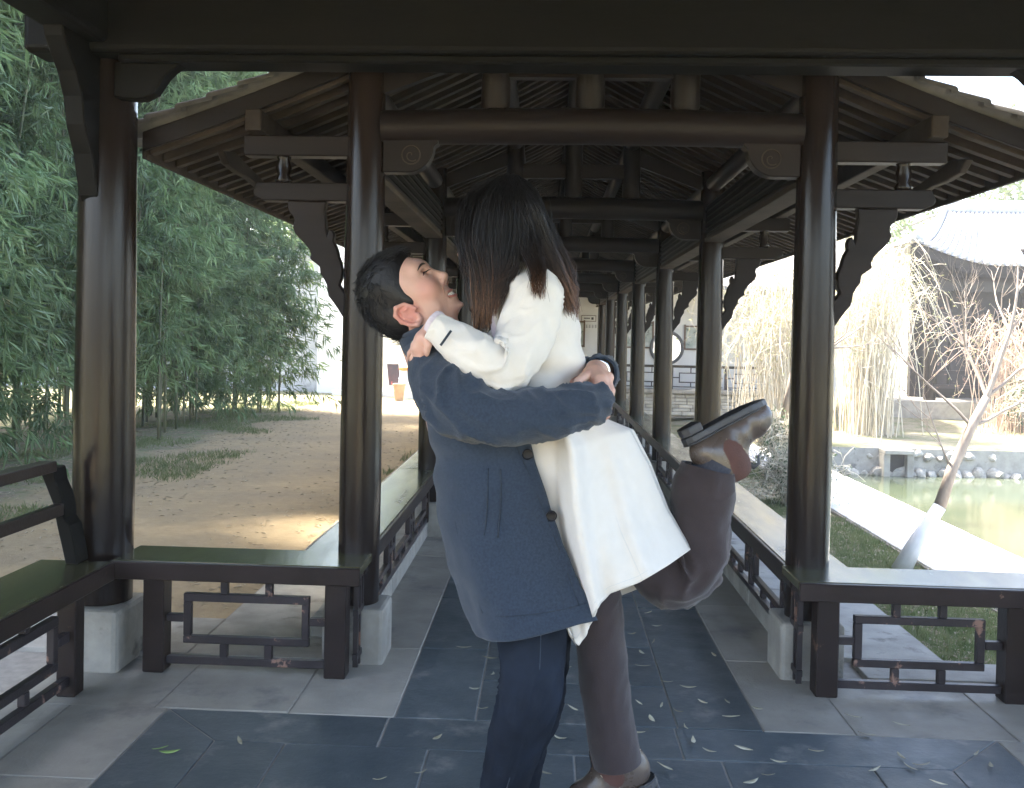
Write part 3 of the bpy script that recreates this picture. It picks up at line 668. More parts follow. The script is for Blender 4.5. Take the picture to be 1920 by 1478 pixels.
while x < 16: s_ = rr_.uniform(.06, .16); put_rock(x, 18.9+rr_.uniform(-.1, .1), -.5+rr_.uniform(-.05, .05), s_); x += s_*1.7
# stone culvert on the bank
t = thing('culvert', 'small dark culvert opening in the far pond bank', 'culvert', (6.62, 18.6, -.85)); M_hole = mat('culvert_shade', (.02, .02, .02), (.03, .03, .03), 5, .9)  # near-black back panel stands in for the shade inside the opening
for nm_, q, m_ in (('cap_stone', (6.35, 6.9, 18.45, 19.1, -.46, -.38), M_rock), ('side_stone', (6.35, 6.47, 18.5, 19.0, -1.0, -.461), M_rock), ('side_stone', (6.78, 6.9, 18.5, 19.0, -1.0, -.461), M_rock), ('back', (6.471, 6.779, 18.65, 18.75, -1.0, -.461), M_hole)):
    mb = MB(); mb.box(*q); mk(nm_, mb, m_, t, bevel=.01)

# ---------------------------------------------------------------- tiled house over the pond
hs = thing('garden_house', 'grey tiled garden house with upturned eaves across the pond', 'house', (14, 27, .3))
hx0, hx1, hy0, hy1, he = 8.45, 21.5, 23.0, 31.0, 3.45
def hpart(n_, mb, m, **k): return mk(n_, mb, m, hs, **k)
def curve_roof(u, v):        # u along the eave 0..1, v up the slope 0..1 (front slope)
    x = hx0+(hx1-hx0)*u; e = abs(u-.5)*2; lift = .55*max(0, e-.72)**1.5/.148
    inset = v*2.2
    xx = hx0+inset+(hx1-hx0-2*inset)*u; y = hy0+(3.9)*v
    return np.array([xx, y, he+lift*(1-v)**2+1.75*(.62*v+.38*v*v)])
mb = MB(); mb.grid([[curve_roof(u/40, v/10) for u in range(41)] for v in range(11)], closed=False)
M_htile = mat('pale_grey_roof_tile', (.30, .30, .31), (.40, .40, .40), 5, .8, .3, 30)
rf = hpart('roof', mb, M_htile, smooth=True, fix=False)
mb = MB(); mb.grid([[curve_roof(u/40, v/10)*np.array([1, 0, 1])+np.array([0, 2*(hy0+3.9)-curve_roof(u/40, v/10)[1], 0]) for u in range(41)] for v in range(11)], closed=False); hpart('roof_back', mb, M_htile, smooth=True, fix=False)
for sd_ in (0, 1):
    mb = MB(); rows = [[curve_roof(sd_, v/10)+(np.array([0, 2*(hy0+3.9-curve_roof(sd_, v/10)[1]), 0])*w_/6) for w_ in range(7)] for v in range(11)]; mb.grid(rows, closed=False); hpart('roof_end', mb, M_htile, smooth=True, fix=False)
for i in range(75):
    u = (i+.5)/75
    mb = MB(); mb.tube([curve_roof(u, v/6)+np.array([0, -.04 if v == 0 else 0, .03]) for v in range(7)], .055, 6); mk('tile_row', mb, M_htile, rf, smooth=True, fix=False)
mb = MB(); mb.box(hx0+2.2, hx1-2.2, hy0+3.75, hy0+4.05, he+1.7, he+2.05); hpart('ridge', mb, M_htile, bevel=.04)
for u in (0, 1):
    mb = MB(); mb.tube([curve_roof(u, v/6)+np.array([0, 0, .08]) for v in range(7)], .10, 8); hpart('hip_ridge', mb, M_htile, smooth=True)
mb = MB(); rows = []
for v in (0, 1): rows.append([curve_roof(u/40, 0)+np.array([0, .05, -.02-.22*v]) for u in range(41)])
mb.grid(rows, closed=False); hpart('eave_board', mb, M_beam)
for i in range(6):
    x = hx0+.9+i*2.2; mb = MB(); lathe(mb, (x, hy0+1.2), [(.15, .25), (.15, he+.5)], 14); hpart('column', mb, M_wood, smooth=60)
mb = MB(); mb.box(hx0+.8, hx1-.8, hy0+1.1, hy0+1.3, he-.55, he-.2); hpart('head_beam', mb, M_wood)
mb = MB(); mb.box(hx0+.9, hx1-.9, hy0+2.5, hy0+2.7, .25, he+.9); hpart('wall', mb, M_beam)
for i in range(5):
    x = hx0+1.2+i*2.2
    for q in range(3): mb = MB(); mb.box(x+.1+q*.58, x+.6+q*.58, hy0+2.44, hy0+2.49, .6, 3.1); hpart('lattice_door', mb, M_lat)
mb = MB(); mb.box(hx0-.2, hx1+.2, hy0+.6, hy1-1, -.2, .25); hpart('plinth', mb, M_kerb)
for zz in (.55, .9): mb = MB(); mb.box(hx0+.9, hx1-.9, hy0+1.0, hy0+1.08, zz, zz+.09); hpart('railing', mb, M_lat)
# ---------------------------------------------------------------- end wall with moon window
WY = 24.5
ew = thing('end_wall', 'white plastered wall with a round moon window at the corridor end', 'wall', (2.3, WY, 0))
mcx, mcz, mr = P(1250, 652, WY)[0], P(1250, 652, WY)[2], .39
NQ = 48; ring = [(mcx+mr*math.cos(2*math.pi*i/NQ), mcz+mr*math.sin(2*math.pi*i/NQ)) for i in range(NQ)]
def sq(i):
    a = 2*math.pi*i/NQ; c, s_ = math.cos(a), math.sin(a); k = .7/max(abs(c), abs(s_)); return (mcx+c*k, mcz+s_*k)
mb = MB()
for yy in (WY, WY+.2):
    vs = [(a, yy, b_) for a, b_ in ring]+[(a, yy, b_) for a, b_ in map(sq, range(NQ))]
    mb.add(vs, [(i, (i+1) % NQ, NQ+(i+1) % NQ, NQ+i) for i in range(NQ)])
mb.add([(a, yy, b_) for yy in (WY, WY+.2) for a, b_ in ring], [(i, (i+1) % NQ, NQ+(i+1) % NQ, NQ+i) for i in range(NQ)])
mk('window_surround', mb, M_white, ew)
for a, b_, c, d_ in ((-2.6, mcx-.7, -.2, 3.3), (mcx+.7, 7.2, -.2, 3.3), (mcx-.7, mcx+.7, -.2, mcz-.7), (mcx-.7, mcx+.7, mcz+.7, 3.3)):
    mb = MB(); mb.box(a, b_, WY, WY+.2, c, d_); mk('wall_panel', mb, M_white, ew)
mb = MB(); mb.tube([(mcx+(mr+.0)*math.cos(t), WY-.02, mcz+(mr+.0)*math.sin(t)) for t in np.linspace(0, 2*math.pi, 49)], .045, 8); mk('window_rim', mb, mat('grey_rim', (.10, .105, .12), (.14, .14, .15), 5, .6), ew, smooth=True)
mb = MB(); mb.box(2.4, 7.4, WY-1.6, WY+.9, 3.0, 3.1); mk('roof_soffit', mb, M_sheath, ew)
mb = MB(); mb.prism([(WY-2.0, 2.75), (WY-.4, 3.7), (WY+1.2, 2.75), (WY+1.2, 2.85), (WY-.4, 3.85), (WY-2.0, 2.85)], 2.3, 7.6, lambda a, b_, t: (t, a, b_)); mk('roof', mb, M_tile, ew)
# base of single stones and balustrade
BY = 23.2
bs = thing('stone_base_wall', 'low wall of pale rubble stones under the far balustrade', 'wall', (3, BY, 0))
z = -.2; zi = 0
M_rub = mat('rubble_stone', (.42, .39, .33), (.58, .55, .48), 6, .9, .4, 20, var=.22)
mb = MB(); mb.box(1.7, 6.4, BY+.03, BY+.5, -.25, .32); mk('core', mb, M_mortar, bs)
while z < .30:
    h_ = rr_.uniform(.075, .11); x = 1.7-rr_.uniform(0, .2)
    while x < 6.4:
        l_ = rr_.uniform(.2, .42); mb = MB(); mb.box(x+.008, x+l_-.008, BY-rr_.uniform(0, .03), BY+.1, z+.007, min(.32, z+h_)); mk('stone', mb, M_rub, bs, bevel=.012); x += l_
    z += h_
mb = MB(); mb.box(1.6, 6.5, BY-.08, BY+.55, .321, .42); mk('coping', mb, M_kerb, bs, bevel=.015)
bl = thing('balustrade', 'dark fretwork balustrade on the rubble wall below the moon window', 'balustrade', (3.5, BY+.2, .42))
for xx in (1.75, 3.0, 4.3, 5.6): mb = MB(); mb.box(xx-.04, xx+.04, BY+.16, BY+.24, .421, .93); mk('post', mb, M_lat, bl)
mb = MB(); mb.box(1.7, 6.3, BY+.13, BY+.27, .931, .99); mk('top_rail', mb, M_wood, bl)
for xa in (1.79, 3.04, 4.34): lattice(bl, (xa, BY+.2, 0), (1, 0, 0), 1.17, .45, .93, units=1, bar=.025)
# pictures and notices on the wall
M_frame = mat('brown_frame', (.12, .07, .045), (.16, .10, .06), 5, .5)
M_pic = mat('ink_landscape', (.62, .64, .60), (.34, .40, .37), 5, .8, c3=(.16, .2, .18), s3=7, t3=.56, w3=.08)
def framed(x0, y0_, x1, y1_, lab, m_=M_pic):
    a = P(x0, y1_, WY); c = P(x1, y0_, WY); t = thing('framed_picture', lab, 'picture', ((a[0]+c[0])/2, WY-.03, a[2]))
    mb = MB(); mb.box(a[0], c[0], WY-.03, WY-.012, a[2], c[2]); mk('picture', mb, m_, t)
    for q in ((a[0]-.03, a[0]+.01, a[2]-.03, c[2]+.03), (c[0]-.01, c[0]+.03, a[2]-.03, c[2]+.03)): mb = MB(); mb.box(q[0], q[1], WY-.05, WY-.002, q[2], q[3]); mk('frame_bar', mb, M_frame, t)
    for zz in (a[2], c[2]): mb = MB(); mb.box(a[0]+.01, c[0]-.01, WY-.049, WY-.003, zz-.03, zz+.01); mk('frame_bar', mb, M_frame, t)
framed(1284, 612, 1322, 654, 'framed ink picture right beside the moon window'); framed(1152, 605, 1224, 650, 'long framed picture between the far columns and moon window'); framed(1062, 603, 1095, 648, 'framed picture on the end wall below the small notice')
a = P(1091, 602, WY); t = thing('notice_board', 'small white notice in a brown frame high on the end wall', 'sign', (a[0]+.2, WY-.02, a[2]))
M_paper = mat('white_board', (.78, .78, .76), (.8, .8, .78), 3, .7); M_ink = mat('dark_print', (.04, .04, .045), (.05, .05, .05), 3, .7)
mb = MB(); mb.box(a[0], a[0]+.34, WY-.025, WY-.005, a[2], a[2]+.13); mk('board', mb, M_paper, t)
for zz in (a[2]-.012, a[2]+.13): mb = MB(); mb.box(a[0]-.015, a[0]+.355, WY-.032, WY-.004, zz, zz+.014); mk('frame_bar', mb, M_frame, t)
for xx in (a[0]-.014, a[0]+.34): mb = MB(); mb.box(xx, xx+.014, WY-.031, WY-.0045, a[2], a[2]+.13); mk('frame_bar', mb, M_frame, t)
mb = MB()
for i in range(6): mb.box(a[0]+.05+.026*i, a[0]+.068+.026*i, WY-.028, WY-.026, a[2]+.05, a[2]+.085)
mb.box(a[0]+.235, a[0]+.29, WY-.028, WY-.026, a[2]+.035, a[2]+.095); mk('print', mb, M_ink, t, kind='stuff')
a = P(1098, 610, WY); mb = MB()
for i in range(4):
    for q in range(3): mb.box(a[0]+.075*i, a[0]+.055+.075*i, WY-.006, WY-.001, a[2]-.03*q, a[2]+.010-.03*q)
    mb.box(a[0]+.02+.075*i, a[0]+.03+.075*i, WY-.007, WY-.002, a[2]-.07, a[2]+.015)
tag(mk('wall_lettering', mb, mat('grey_lettering', (.25, .25, .25), (.3, .3, .3), 3, .7)), 'row of four grey characters on the end wall under the notice', 'lettering')

# ---------------------------------------------------------------- end of the earth track
wl = thing('garden_wall', 'white garden wall with stained foot beyond the bamboo', 'wall', (-9, 29, -.2))
M_gwall = mat('stained_shade_grey_wall', (.40, .41, .43), (.55, .56, .58), 1.2, .9, .2, 10, c3=(.22, .22, .22), s3=1.5, t3=.52, w3=.15)  # grey puts the shade on this face of the white wall into its colour
xe = P(640, 700, 28.5)[0]; xm_ = P(597, 700, 28.5)[0]
mb = MB(); mb.box(xm_, xe, 28.3, 29.0, -.25, 5.2); mk('pier', mb, M_white, wl, bevel=.02)
mb = MB(); mb.box(-22, xm_-.001, 28.6, 28.9, -.25, 4.2); mk('wall', mb, M_gwall, wl)
mb = MB(); mb.box(-22, xm_-.002, 28.5, 29.0, 4.2, 4.4); mk('coping', mb, M_tile, wl)
b0 = PG(768, 748, -.17)
M_blue = mat('pale_blue_plastic', (.45, .56, .66), (.52, .62, .70), 3, .4); M_org = mat('orange_lid', (.62, .22, .06), (.68, .26, .08), 3, .4); M_clay = mat('brown_clay', (.30, .22, .15), (.38, .28, .2), 6, .8)
t = thing('blue_barrel', 'pale blue barrel with an orange lid at the end of the track', 'barrel', b0)
mb = MB(); lathe(mb, b0, [(.27, b0[2]), (.30, b0[2]+.1), (.31, b0[2]+.45), (.28, b0[2]+.75), (.27, b0[2]+.78)], 24); mk('body', mb, M_blue, t, smooth=50)
for zz in (.25, .55): mb = MB(); mb.tube([(b0[0]+.305*math.cos(q), b0[1]+.305*math.sin(q), b0[2]+zz) for q in np.linspace(0, 6.2832, 25)], .015, 6, cap=False); mk('hoop', mb, M_blue, t, smooth=True)
mb = MB(); lathe(mb, b0, [(.30, b0[2]+.781), (.31, b0[2]+.80), (.30, b0[2]+.86), (.2, b0[2]+.90)], 24); mk('lid', mb, M_org, t, smooth=50)
b1 = PG(748, 752, -.17)
t = thing('plant_pot', 'brown clay pot standing in front of the blue barrel', 'pot', b1)
mb = MB(); lathe(mb, b1, [(.11, b1[2]), (.12, b1[2]+.05), (.16, b1[2]+.38), (.17, b1[2]+.40)], 18); mk('body', mb, M_clay, t, smooth=50)
mb = MB(); lathe(mb, b1, [(.175, b1[2]+.401), (.18, b1[2]+.42), (.175, b1[2]+.46)], 18); mk('rim', mb, M_clay, t, smooth=50)
b3 = PG(733, 742, -.17)
t = thing('poster_stand', 'white metal stand holding a dark poster near the pot', 'stand', b3)
M_wm = mat('white_metal', (.7, .7, .7), (.75, .75, .75), 3, .4); M_post = mat('dark_poster', (.04, .035, .04), (.10, .05, .05), 2, .5, c3=(.6, .10, .08), s3=3.5, t3=.60, w3=.03)
p0 = lambda u, z: np.array([b3[0]-.24+u*.40-z*.16+.2, b3[1]-.1+z*.25, b3[2]+z])
for u in (0, 1): mb = MB(); mb.tube([p0(u, 0), p0(u, .95)], .022, 8); mk('leg', mb, M_wm, t, smooth=50)
for u in (0, 1): mb = MB(); q = p0(u, .9); mb.tube([q, np.array([q[0], q[1]+.5, b3[2]])], .02, 8); mk('leg', mb, M_wm, t, smooth=50)
for z in (.25, .95): mb = MB(); mb.tube([p0(0, z), p0(1, z)], .02, 8); mk('cross_bar', mb, M_wm, t, smooth=50)
mb = MB(); mb.grid([[p0(.08, .3), p0(.92, .3)], [p0(.08, .9), p0(.92, .9)]], closed=False); ps = mk('poster', mb, M_post, t); sm_ = ps.modifiers.new('thick', 'SOLIDIFY'); sm_.thickness = .01
c0 = PG(725, 752, -.17)
mb = MB(); mb.box(-6.0, -2.4, 27.2, 27.45, -.2, -.02); tag(mk('kerb', mb, M_white, bevel=.01), 'low white kerb across the end of the track', 'kerb')
mb = MB(); mb.box(b0[0]-.35, b0[0]-.22, 27.8, 27.95, -.2, 1.35); tag(mk('marker_post', mb, M_white, bevel=.02), 'white post standing behind the blue barrel', 'post')
mb = MB(); mb.box(-5.6, -1.6, 33, 33.3, -.25, 3.2); t = tag(mk('house_wall', mb, mat('cream_wall', (.72, .67, .52), (.78, .74, .62), 2, .9), bevel=.01), 'cream wall far behind the barrel and poster stand', 'wall')
# ---------------------------------------------------------------- people: implicit bodies
def cap(a, b_, ra, rb=None, k=.015): return ('cap', np.array(a, float), np.array(b_, float), ra, ra if rb is None else rb, k, 1)
def ell(c, r3, rot=None, k=.015, sgn=1): return ('ell', np.array(c, float), np.array(r3, float), np.eye(3) if rot is None else rot, None, k, sgn)
def sdf_mesh(prims, h):
    los, his = [], []
    for p in prims:
        if p[6] < 0: continue
        if p[0] == 'cap': r_ = max(p[3], p[4]); los.append(np.minimum(p[1], p[2])-r_); his.append(np.maximum(p[1], p[2])+r_)
        else: r_ = max(p[2]); los.append(p[1]-r_); his.append(p[1]+r_)
    lo = np.min(los, axis=0)-4*h; hi = np.max(his, axis=0)+4*h
    n = np.ceil((hi-lo)/h).astype(int)+1
    D = np.full(n, .2, np.float32)
    for p in prims:
        k = p[5]
        if p[0] == 'cap': r_ = max(p[3], p[4]); a_ = np.minimum(p[1], p[2])-r_; b_ = np.maximum(p[1], p[2])+r_
        else: r_ = max(p[2]); a_ = p[1]-r_; b_ = p[1]+r_
        i0 = np.maximum(0, np.floor((a_-k-4*h-lo)/h).astype(int)); i1 = np.minimum(n, np.ceil((b_+k+4*h-lo)/h).astype(int)+1)
        if np.any(i1 <= i0): continue
        g = np.stack(np.meshgrid(*[lo[q]+h*np.arange(i0[q], i1[q]) for q in range(3)], indexing='ij'), -1).astype(np.float32)
        if p[0] == 'cap':
            ab = p[2]-p[1]; t = np.clip(((g-p[1])@ab)/(ab@ab+1e-12), 0, 1); d = np.linalg.norm(g-p[1]-t[..., None]*ab, axis=-1)-(p[3]+(p[4]-p[3])*t)
        else:
            q = (g-p[1])@p[3]/p[2]; l = np.linalg.norm(q, axis=-1); l2 = np.linalg.norm(q/p[2], axis=-1)+1e-9; d = l*(l-1)/l2
        sl_ = tuple(slice(i0[q], i1[q]) for q in range(3)); B = D[sl_]
        if p[6] > 0: hh = np.clip(.5+.5*(B-d)/k, 0, 1); D[sl_] = B*(1-hh)+d*hh-k*hh*(1-hh)
        else: hh = np.clip(.5-.5*(B+d)/k, 0, 1); D[sl_] = B*(1-hh)-d*hh+k*hh*(1-hh)
    # surface nets
    S = D < 0
    cs = np.zeros(n-1, np.int8)
    for a in (0, 1):
        for b_ in (0, 1):
            for c in (0, 1): cs += S[a:n[0]-1+a, b_:n[1]-1+b_, c:n[2]-1+c]
    act = (cs > 0) & (cs < 8); ids = -np.ones(n-1, np.int64); I = np.argwhere(act); ids[act] = np.arange(len(I))
    acc = np.zeros((len(I), 3)); cnt = np.zeros(len(I))
    cor_ = [(a, b_, c) for a in (0, 1) for b_ in (0, 1) for c in (0, 1)]
    for u in range(8):
        for v in range(u+1, 8):
            du = np.array(cor_[u]); dv = np.array(cor_[v])
            if np.abs(du-dv).sum() != 1: continue
            A = D[tuple((I+du).T)]; B = D[tuple((I+dv).T)]; m = (A < 0) != (B < 0)
            t = np.where(m, A/(A-B+1e-12), 0)
            acc += m[:, None]*(du+(dv-du)*t[:, None]); cnt += m
    V = lo+h*(I+acc/cnt[:, None])
    faces = []
    for ax in range(3):
        s0 = [slice(None)]*3; s1 = [slice(None)]*3; s0[ax] = slice(0, n[ax]-1); s1[ax] = slice(1, n[ax])
        E = np.argwhere(S[tuple(s0)] != S[tuple(s1)])
        o1, o2 = [(1, 2), (2, 0), (0, 1)][ax]
        E = E[(E[:, o1] > 0) & (E[:, o2] > 0) & (E[:, o1] < n[o1]-1) & (E[:, o2] < n[o2]-1)]
        e1 = np.zeros(3, int); e1[o1] = 1; e2 = np.zeros(3, int); e2[o2] = 1
        q = np.stack([ids[tuple((E-e1-e2).T)], ids[tuple((E-e2).T)], ids[tuple(E.T)], ids[tuple((E-e1).T)]], 1)
        fl = ~S[tuple(E.T)]; q[fl] = q[fl][:, ::-1]; faces.append(q)
    return V, np.concatenate(faces)
def mesh_np(name, V, Fq, m, smooth=True):
    me = bpy.data.meshes.new(name); me.from_pydata(V.tolist(), [], [tuple(map(int, f)) for f in Fq]); me.validate()
    if smooth: me.polygons.foreach_set('use_smooth', [True]*len(me.polygons))
    if m: me.materials.append(m)
    return me
def cr(vals, m):      # smooth resampling of control values
    vals = np.array(vals, float); K = len(vals); tt = np.linspace(0, K-1, m); i = np.clip(tt.astype(int), 0, K-2); f = (tt-i)
    f = f.reshape((-1,)+(1,)*(vals.ndim-1)); g = lambda j: vals[np.clip(j, 0, K-1)]
    p0, p1, p2, p3 = g(i-1), g(i), g(i+1), g(i+2)
    return .5*((2*p1)+(-p0+p2)*f+(2*p0-5*p1+4*p2-p3)*f*f+(-p0+3*p1-3*p2+p3)*f**3)
def fb(p, sc, sd=0.0): return mn.noise(Vector((p[0]*sc, p[1]*sc, p[2]*sc+sd)))
def wrinkle_tube(ctrl, rows=60, n=40, amp=.006, rings=None, flat=1.0, sd=0, fold=0, cuff=True):
    """sleeve or trouser leg: ctrl = (px, py, Y, r_px); wrinkles run across the bends"""
    pts = np.array([P(a, b_, c) for a, b_, c, r_ in ctrl]); rad = np.array([px(r_, c) for a, b_, c, r_ in ctrl])
    C = cr(pts, rows); Rr = cr(rad, rows); T = np.gradient(C, axis=0); T /= np.linalg.norm(T, axis=1)[:, None]
    curv = np.linalg.norm(np.gradient(T, axis=0), axis=1); curv = np.convolve(curv, np.ones(7)/7, 'same'); curv = curv/(curv.max()+1e-9)
    ref = np.array([0, 1.0, 0]); a = np.cross(T[0], ref); a /= np.linalg.norm(a); out = []
    L_ = np.concatenate([[0], np.cumsum(np.linalg.norm(np.diff(C, axis=0), axis=1))])
    for i in range(rows):
        a = a-T[i]*a.dot(T[i]); a /= np.linalg.norm(a); b_ = np.cross(T[i], a); row = []
        for j in range(n):
            th = 2*math.pi*j/n; dv = a*math.cos(th)+b_*math.sin(th)*flat; p = C[i]+dv*Rr[i]
            nn = mn.noise(Vector((L_[i]*17+1.6*math.sin(th+sd), math.cos(th)*1.3+sd*1.7, math.sin(th)*1.3+sd*3.7)))
            rg_ = max(0.0, 1-abs(nn)*2.6)**2
            w_ = amp*(.15+1.5*curv[i])*(rg_*1.6-.4)+amp*1.3*fb(p, 8, sd+7)+amp*.6*fb(p, 21, sd+2)
            if fold: w_ += fold*math.sin(th*3+sd+L_[i]*2)*min(1, i/rows*2)
            row.append(p+dv*w_)
        out.append(row)
    return out
def solid(o, th, off=-1):
    m = o.modifiers.new('thick', 'SOLIDIFY'); m.thickness = th; m.offset = off
    return o
def subd(o, l=1):
    m = o.modifiers.new('sub', 'SUBSURF'); m.levels = l; m.render_levels = l; return o

M_skin = mat('warm_skin', (.60, .355, .27), (.66, .40, .31), 9, .5, .08, 90, spec=.35, c3=(.62, .30, .235), s3=4, t3=.60, w3=.2)
M_skin.node_tree.nodes['Principled BSDF'].inputs['Subsurface Weight'].default_value = .12
M_skin.node_tree.nodes['Principled BSDF'].inputs['Subsurface Radius'].default_value = (.01, .004, .002)
def flush(m, pos, rad, col):
    N = m.node_tree.nodes; L = m.node_tree.links; b = N['Principled BSDF']; src = b.inputs['Base Color'].links[0].from_socket
    tc = N.new('ShaderNodeTexCoord'); d = N.new('ShaderNodeVectorMath'); d.operation = 'DISTANCE'; L.new(tc.outputs['Object'], d.inputs[0]); d.inputs[1].default_value = tuple(pos)
    mr = N.new('ShaderNodeMapRange'); mr.inputs[1].default_value = rad*.45; mr.inputs[2].default_value = rad; mr.inputs[3].default_value = .8; mr.inputs[4].default_value = 0; L.new(d.outputs['Value'], mr.inputs[0])
    mx = N.new('ShaderNodeMix'); mx.data_type = 'RGBA'; L.new(mr.outputs[0], mx.inputs[0]); L.new(src, mx.inputs[6]); mx.inputs[7].default_value = (*col, 1); L.new(mx.outputs[2], b.inputs['Base Color'])
M_blush = mat('flushed_skin', (.66, .30, .24), (.62, .32, .25), 20, .5, spec=.35)
M_brow = mat('dark_brow', (.03, .02, .016), (.05, .035, .028), 60, .8)
M_crease = mat('crease_shade_skin', (.42, .21, .16), (.45, .23, .18), 20, .6)  # darker skin tone, the shade of the smile folds put into colour
M_lip = mat('lip', (.50, .19, .16), (.55, .23, .19), 20, .4)
M_teeth = mat('teeth', (.82, .80, .74), (.78, .76, .7), 20, .25)
M_hair = mat('black_hair', (.008, .007, .007), (.014, .012, .012), 20, .42, .25, 60, (1, 1, 1), spec=.35)
M_navy = mat('navy_wool', (.027, .038, .058), (.039, .053, .078), 160, .95, .55, 420, sheen=.2, bdist=.004, spec=.15)
M_navy2 = mat('navy_wool_seam', (.022, .03, .045), (.03, .04, .055), 160, .95, .3, 400)
M_cream = mat('cream_wool', (.71, .66, .595), (.74, .69, .625), 30, .95, .28, 260, sheen=.25, bdist=.004, spec=.15)
M_knit = mat('pale_pink_knit', (.66, .56, .58), (.74, .64, .66), 60, .95, .4, 200)
M_jean = mat('dark_denim', (.010, .013, .020), (.018, .025, .040), 5, .85, .4, 300, bdist=.003, c3=(.032, .046, .070), s3=3.2, t3=.58, w3=.2, spec=.15)
M_plum = mat('plum_corduroy', (.029, .0195, .0205), (.043, .030, .031), 6, .9, .4, 260, sheen=.2, bdist=.004)
M_boot = mat('brown_boot_leather', (.070, .052, .043), (.11, .085, .070), 6, .28, .08, 60, rvar=.08, coat=.2)
M_sole = mat('black_rubber', (.035, .036, .04), (.05, .05, .055), 8, .5, .15, 60)
M_gus = mat('russet_elastic', (.070, .030, .023), (.10, .042, .032), 8, .8, .3, 200)
M_thread = mat('tan_thread', (.42, .33, .22), (.45, .36, .25), 5, .8)
M_btn = mat('dark_button', (.007, .007, .010), (.01, .01, .013), 5, .3, spec=.2)
M_silver = mat('silver', (.75, .75, .76), (.7, .7, .7), 5, .2, metal=1)
M_sock = mat('dark_sock', (.035, .038, .05), (.06, .06, .075), 120, .95)
M_lining = mat('grey_shirt', (.55, .54, .53), (.6, .6, .58), 40, .9)
M_shoe = mat('black_shoe', (.03, .03, .03), (.04, .04, .04), 8, .4)

YM = 2.72
# ---- man
man = thing('person', 'person in a navy wool coat and dark jeans lifting and holding the other person', 'person', (PG(930, 1700)[0], YM, 0))
hc = P(773, 560, 2.70)
def head_frame(fx, upx, turn):      # fx forward, upx up, in the picture plane; turn towards the viewer about up
    u = np.array([upx[0], 0, upx[1]]); u /= np.linalg.norm(u); f = np.array([fx[0], 0, fx[1]]); f -= u*f.dot(u); f /= np.linalg.norm(f)
    s_ = np.cross(u, f); f2 = f*math.cos(turn)+np.array([0, -1, 0])*math.sin(turn); f2 /= np.linalg.norm(f2); l = np.cross(u, f2)
    return np.stack([f2, l, u], 1)
ang = R(46)
HB = head_frame((math.cos(ang), math.sin(ang)), (-math.sin(ang), math.cos(ang)), R(12))
def hp(x, y, z, B=None, c=None): return (hc if c is None else c)+(HB if B is None else B)@np.array([x, y, z], float)
# camera side of the head: sign of local y pointing to -Y
HS = 1 if HB[:, 1][1] < 0 else -1
def head_prims(hpf, B):
    E = lambda x, y, z, a, b_, c, k=.02, sg=1: ell(hpf(x, y, z), (a, b_, c), B, k, sg)
    pr = [E(-.012, 0, .045, .098, .077, .092), E(.028, 0, -.005, .070, .066, .085, .03), E(.035, 0, -.062, .052, .050, .055, .03),
          E(.066, 0, -.098, .024, .026, .020, .02), E(.074, 0, .045, .022, .052, .022, .02)]
    for s_ in (-1, 1):
        pr += [E(.058, s_*.042, -.022, .030, .024, .028, .02), E(.02, s_*.05, -.07, .035, .014, .03, .02),
               E(.081, s_*.030, .018, .018, .017, .011, .012, -1), E(.0765, s_*.031, .015, .011, .016, .010, .008),
               E(.096, s_*.012, -.030, .011, .008, .008, .006)]
    pr += [cap(hpf(.087, 0, .022), hpf(.110, 0, -.020), .0085, .0105, .010), cap(hpf(.108, 0, -.022), hpf(.100, 0, -.032), .011, .008, .008),
           E(.082, 0, -.062, .016, .025, .008, .010), E(.080, 0, -.082, .015, .021, .008, .010), E(.094, 0, -.0715, .014, .033, .0075, .006, -1), E(.086, 0, -.110, .008, .012, .006, .01)]
    return pr
prims = head_prims(hp, HB)
# ear on the camera side and the far side
for s_ in (HS, -HS):
    pts = [(.018, -.022), (.004, .008), (-.018, .016), (-.034, .002), (-.034, -.022), (-.022, -.045), (-.006, -.058), (.006, -.052), (.012, -.04)]
    for (a, b_), (c, d_) in zip(pts, pts[1:]): prims.append(cap(hp(a-.010, s_*(.074+.010*(a < -.005)), b_-.012), hp(c-.010, s_*(.074+.010*(c < -.005)), d_-.012), .0058, .0058, .005))
    prims.append(ell(hp(-.022, s_*.072, -.03), (.025, .008, .033), HB, .006))
    inn = [(.004, -.006), (-.014, -.002), (-.020, -.02), (-.010, -.036)]
    for (a, b_), (c, d_) in zip(inn, inn[1:]): prims.append(cap(hp(a-.012, s_*.080, b_-.012), hp(c-.012, s_*.080, d_-.012), .0035, .0035, .003))
    prims.append(ell(hp(-.014, s_*.083, -.036), (.009, .006, .010), HB, .004, -1))
neck0 = P(812, 640, 2.73)
prims += [cap(hp(-.02, 0, -.05), neck0, .056, .060, .02)]
sh = lambda a, b_, c: P(a, b_, c)
prims += [cap(sh(830, 680, 2.60), sh(830, 680, 2.88), .07, .07, .03), cap(neck0, sh(890, 800, 2.72), .09, .12, .04), cap(sh(890, 800, 2.72), sh(960, 1090, 2.72), .12, .12, .04)]
def limb(pts, k=.015):
    q = [np.array(p[:3]) for p in pts]
    return [cap(q[i], q[i+1], pts[i][3], pts[i+1][3], k) for i in range(len(q)-1)]
def pr_(a, b_, c, r_): return (*P(a, b_, c), r_)
prims += limb([pr_(825, 690, 2.57, .055), pr_(893, 772, 2.43, .042), pr_(1085, 760, 2.45, .03), pr_(1122, 755, 2.52, .026)])
prims += limb([pr_(835, 690, 2.88, .055), pr_(960, 745, 3.06, .042), pr_(1085, 712, 2.98, .034), pr_(1128, 694, 2.78, .030), pr_(1117, 695, 2.665, .028)])
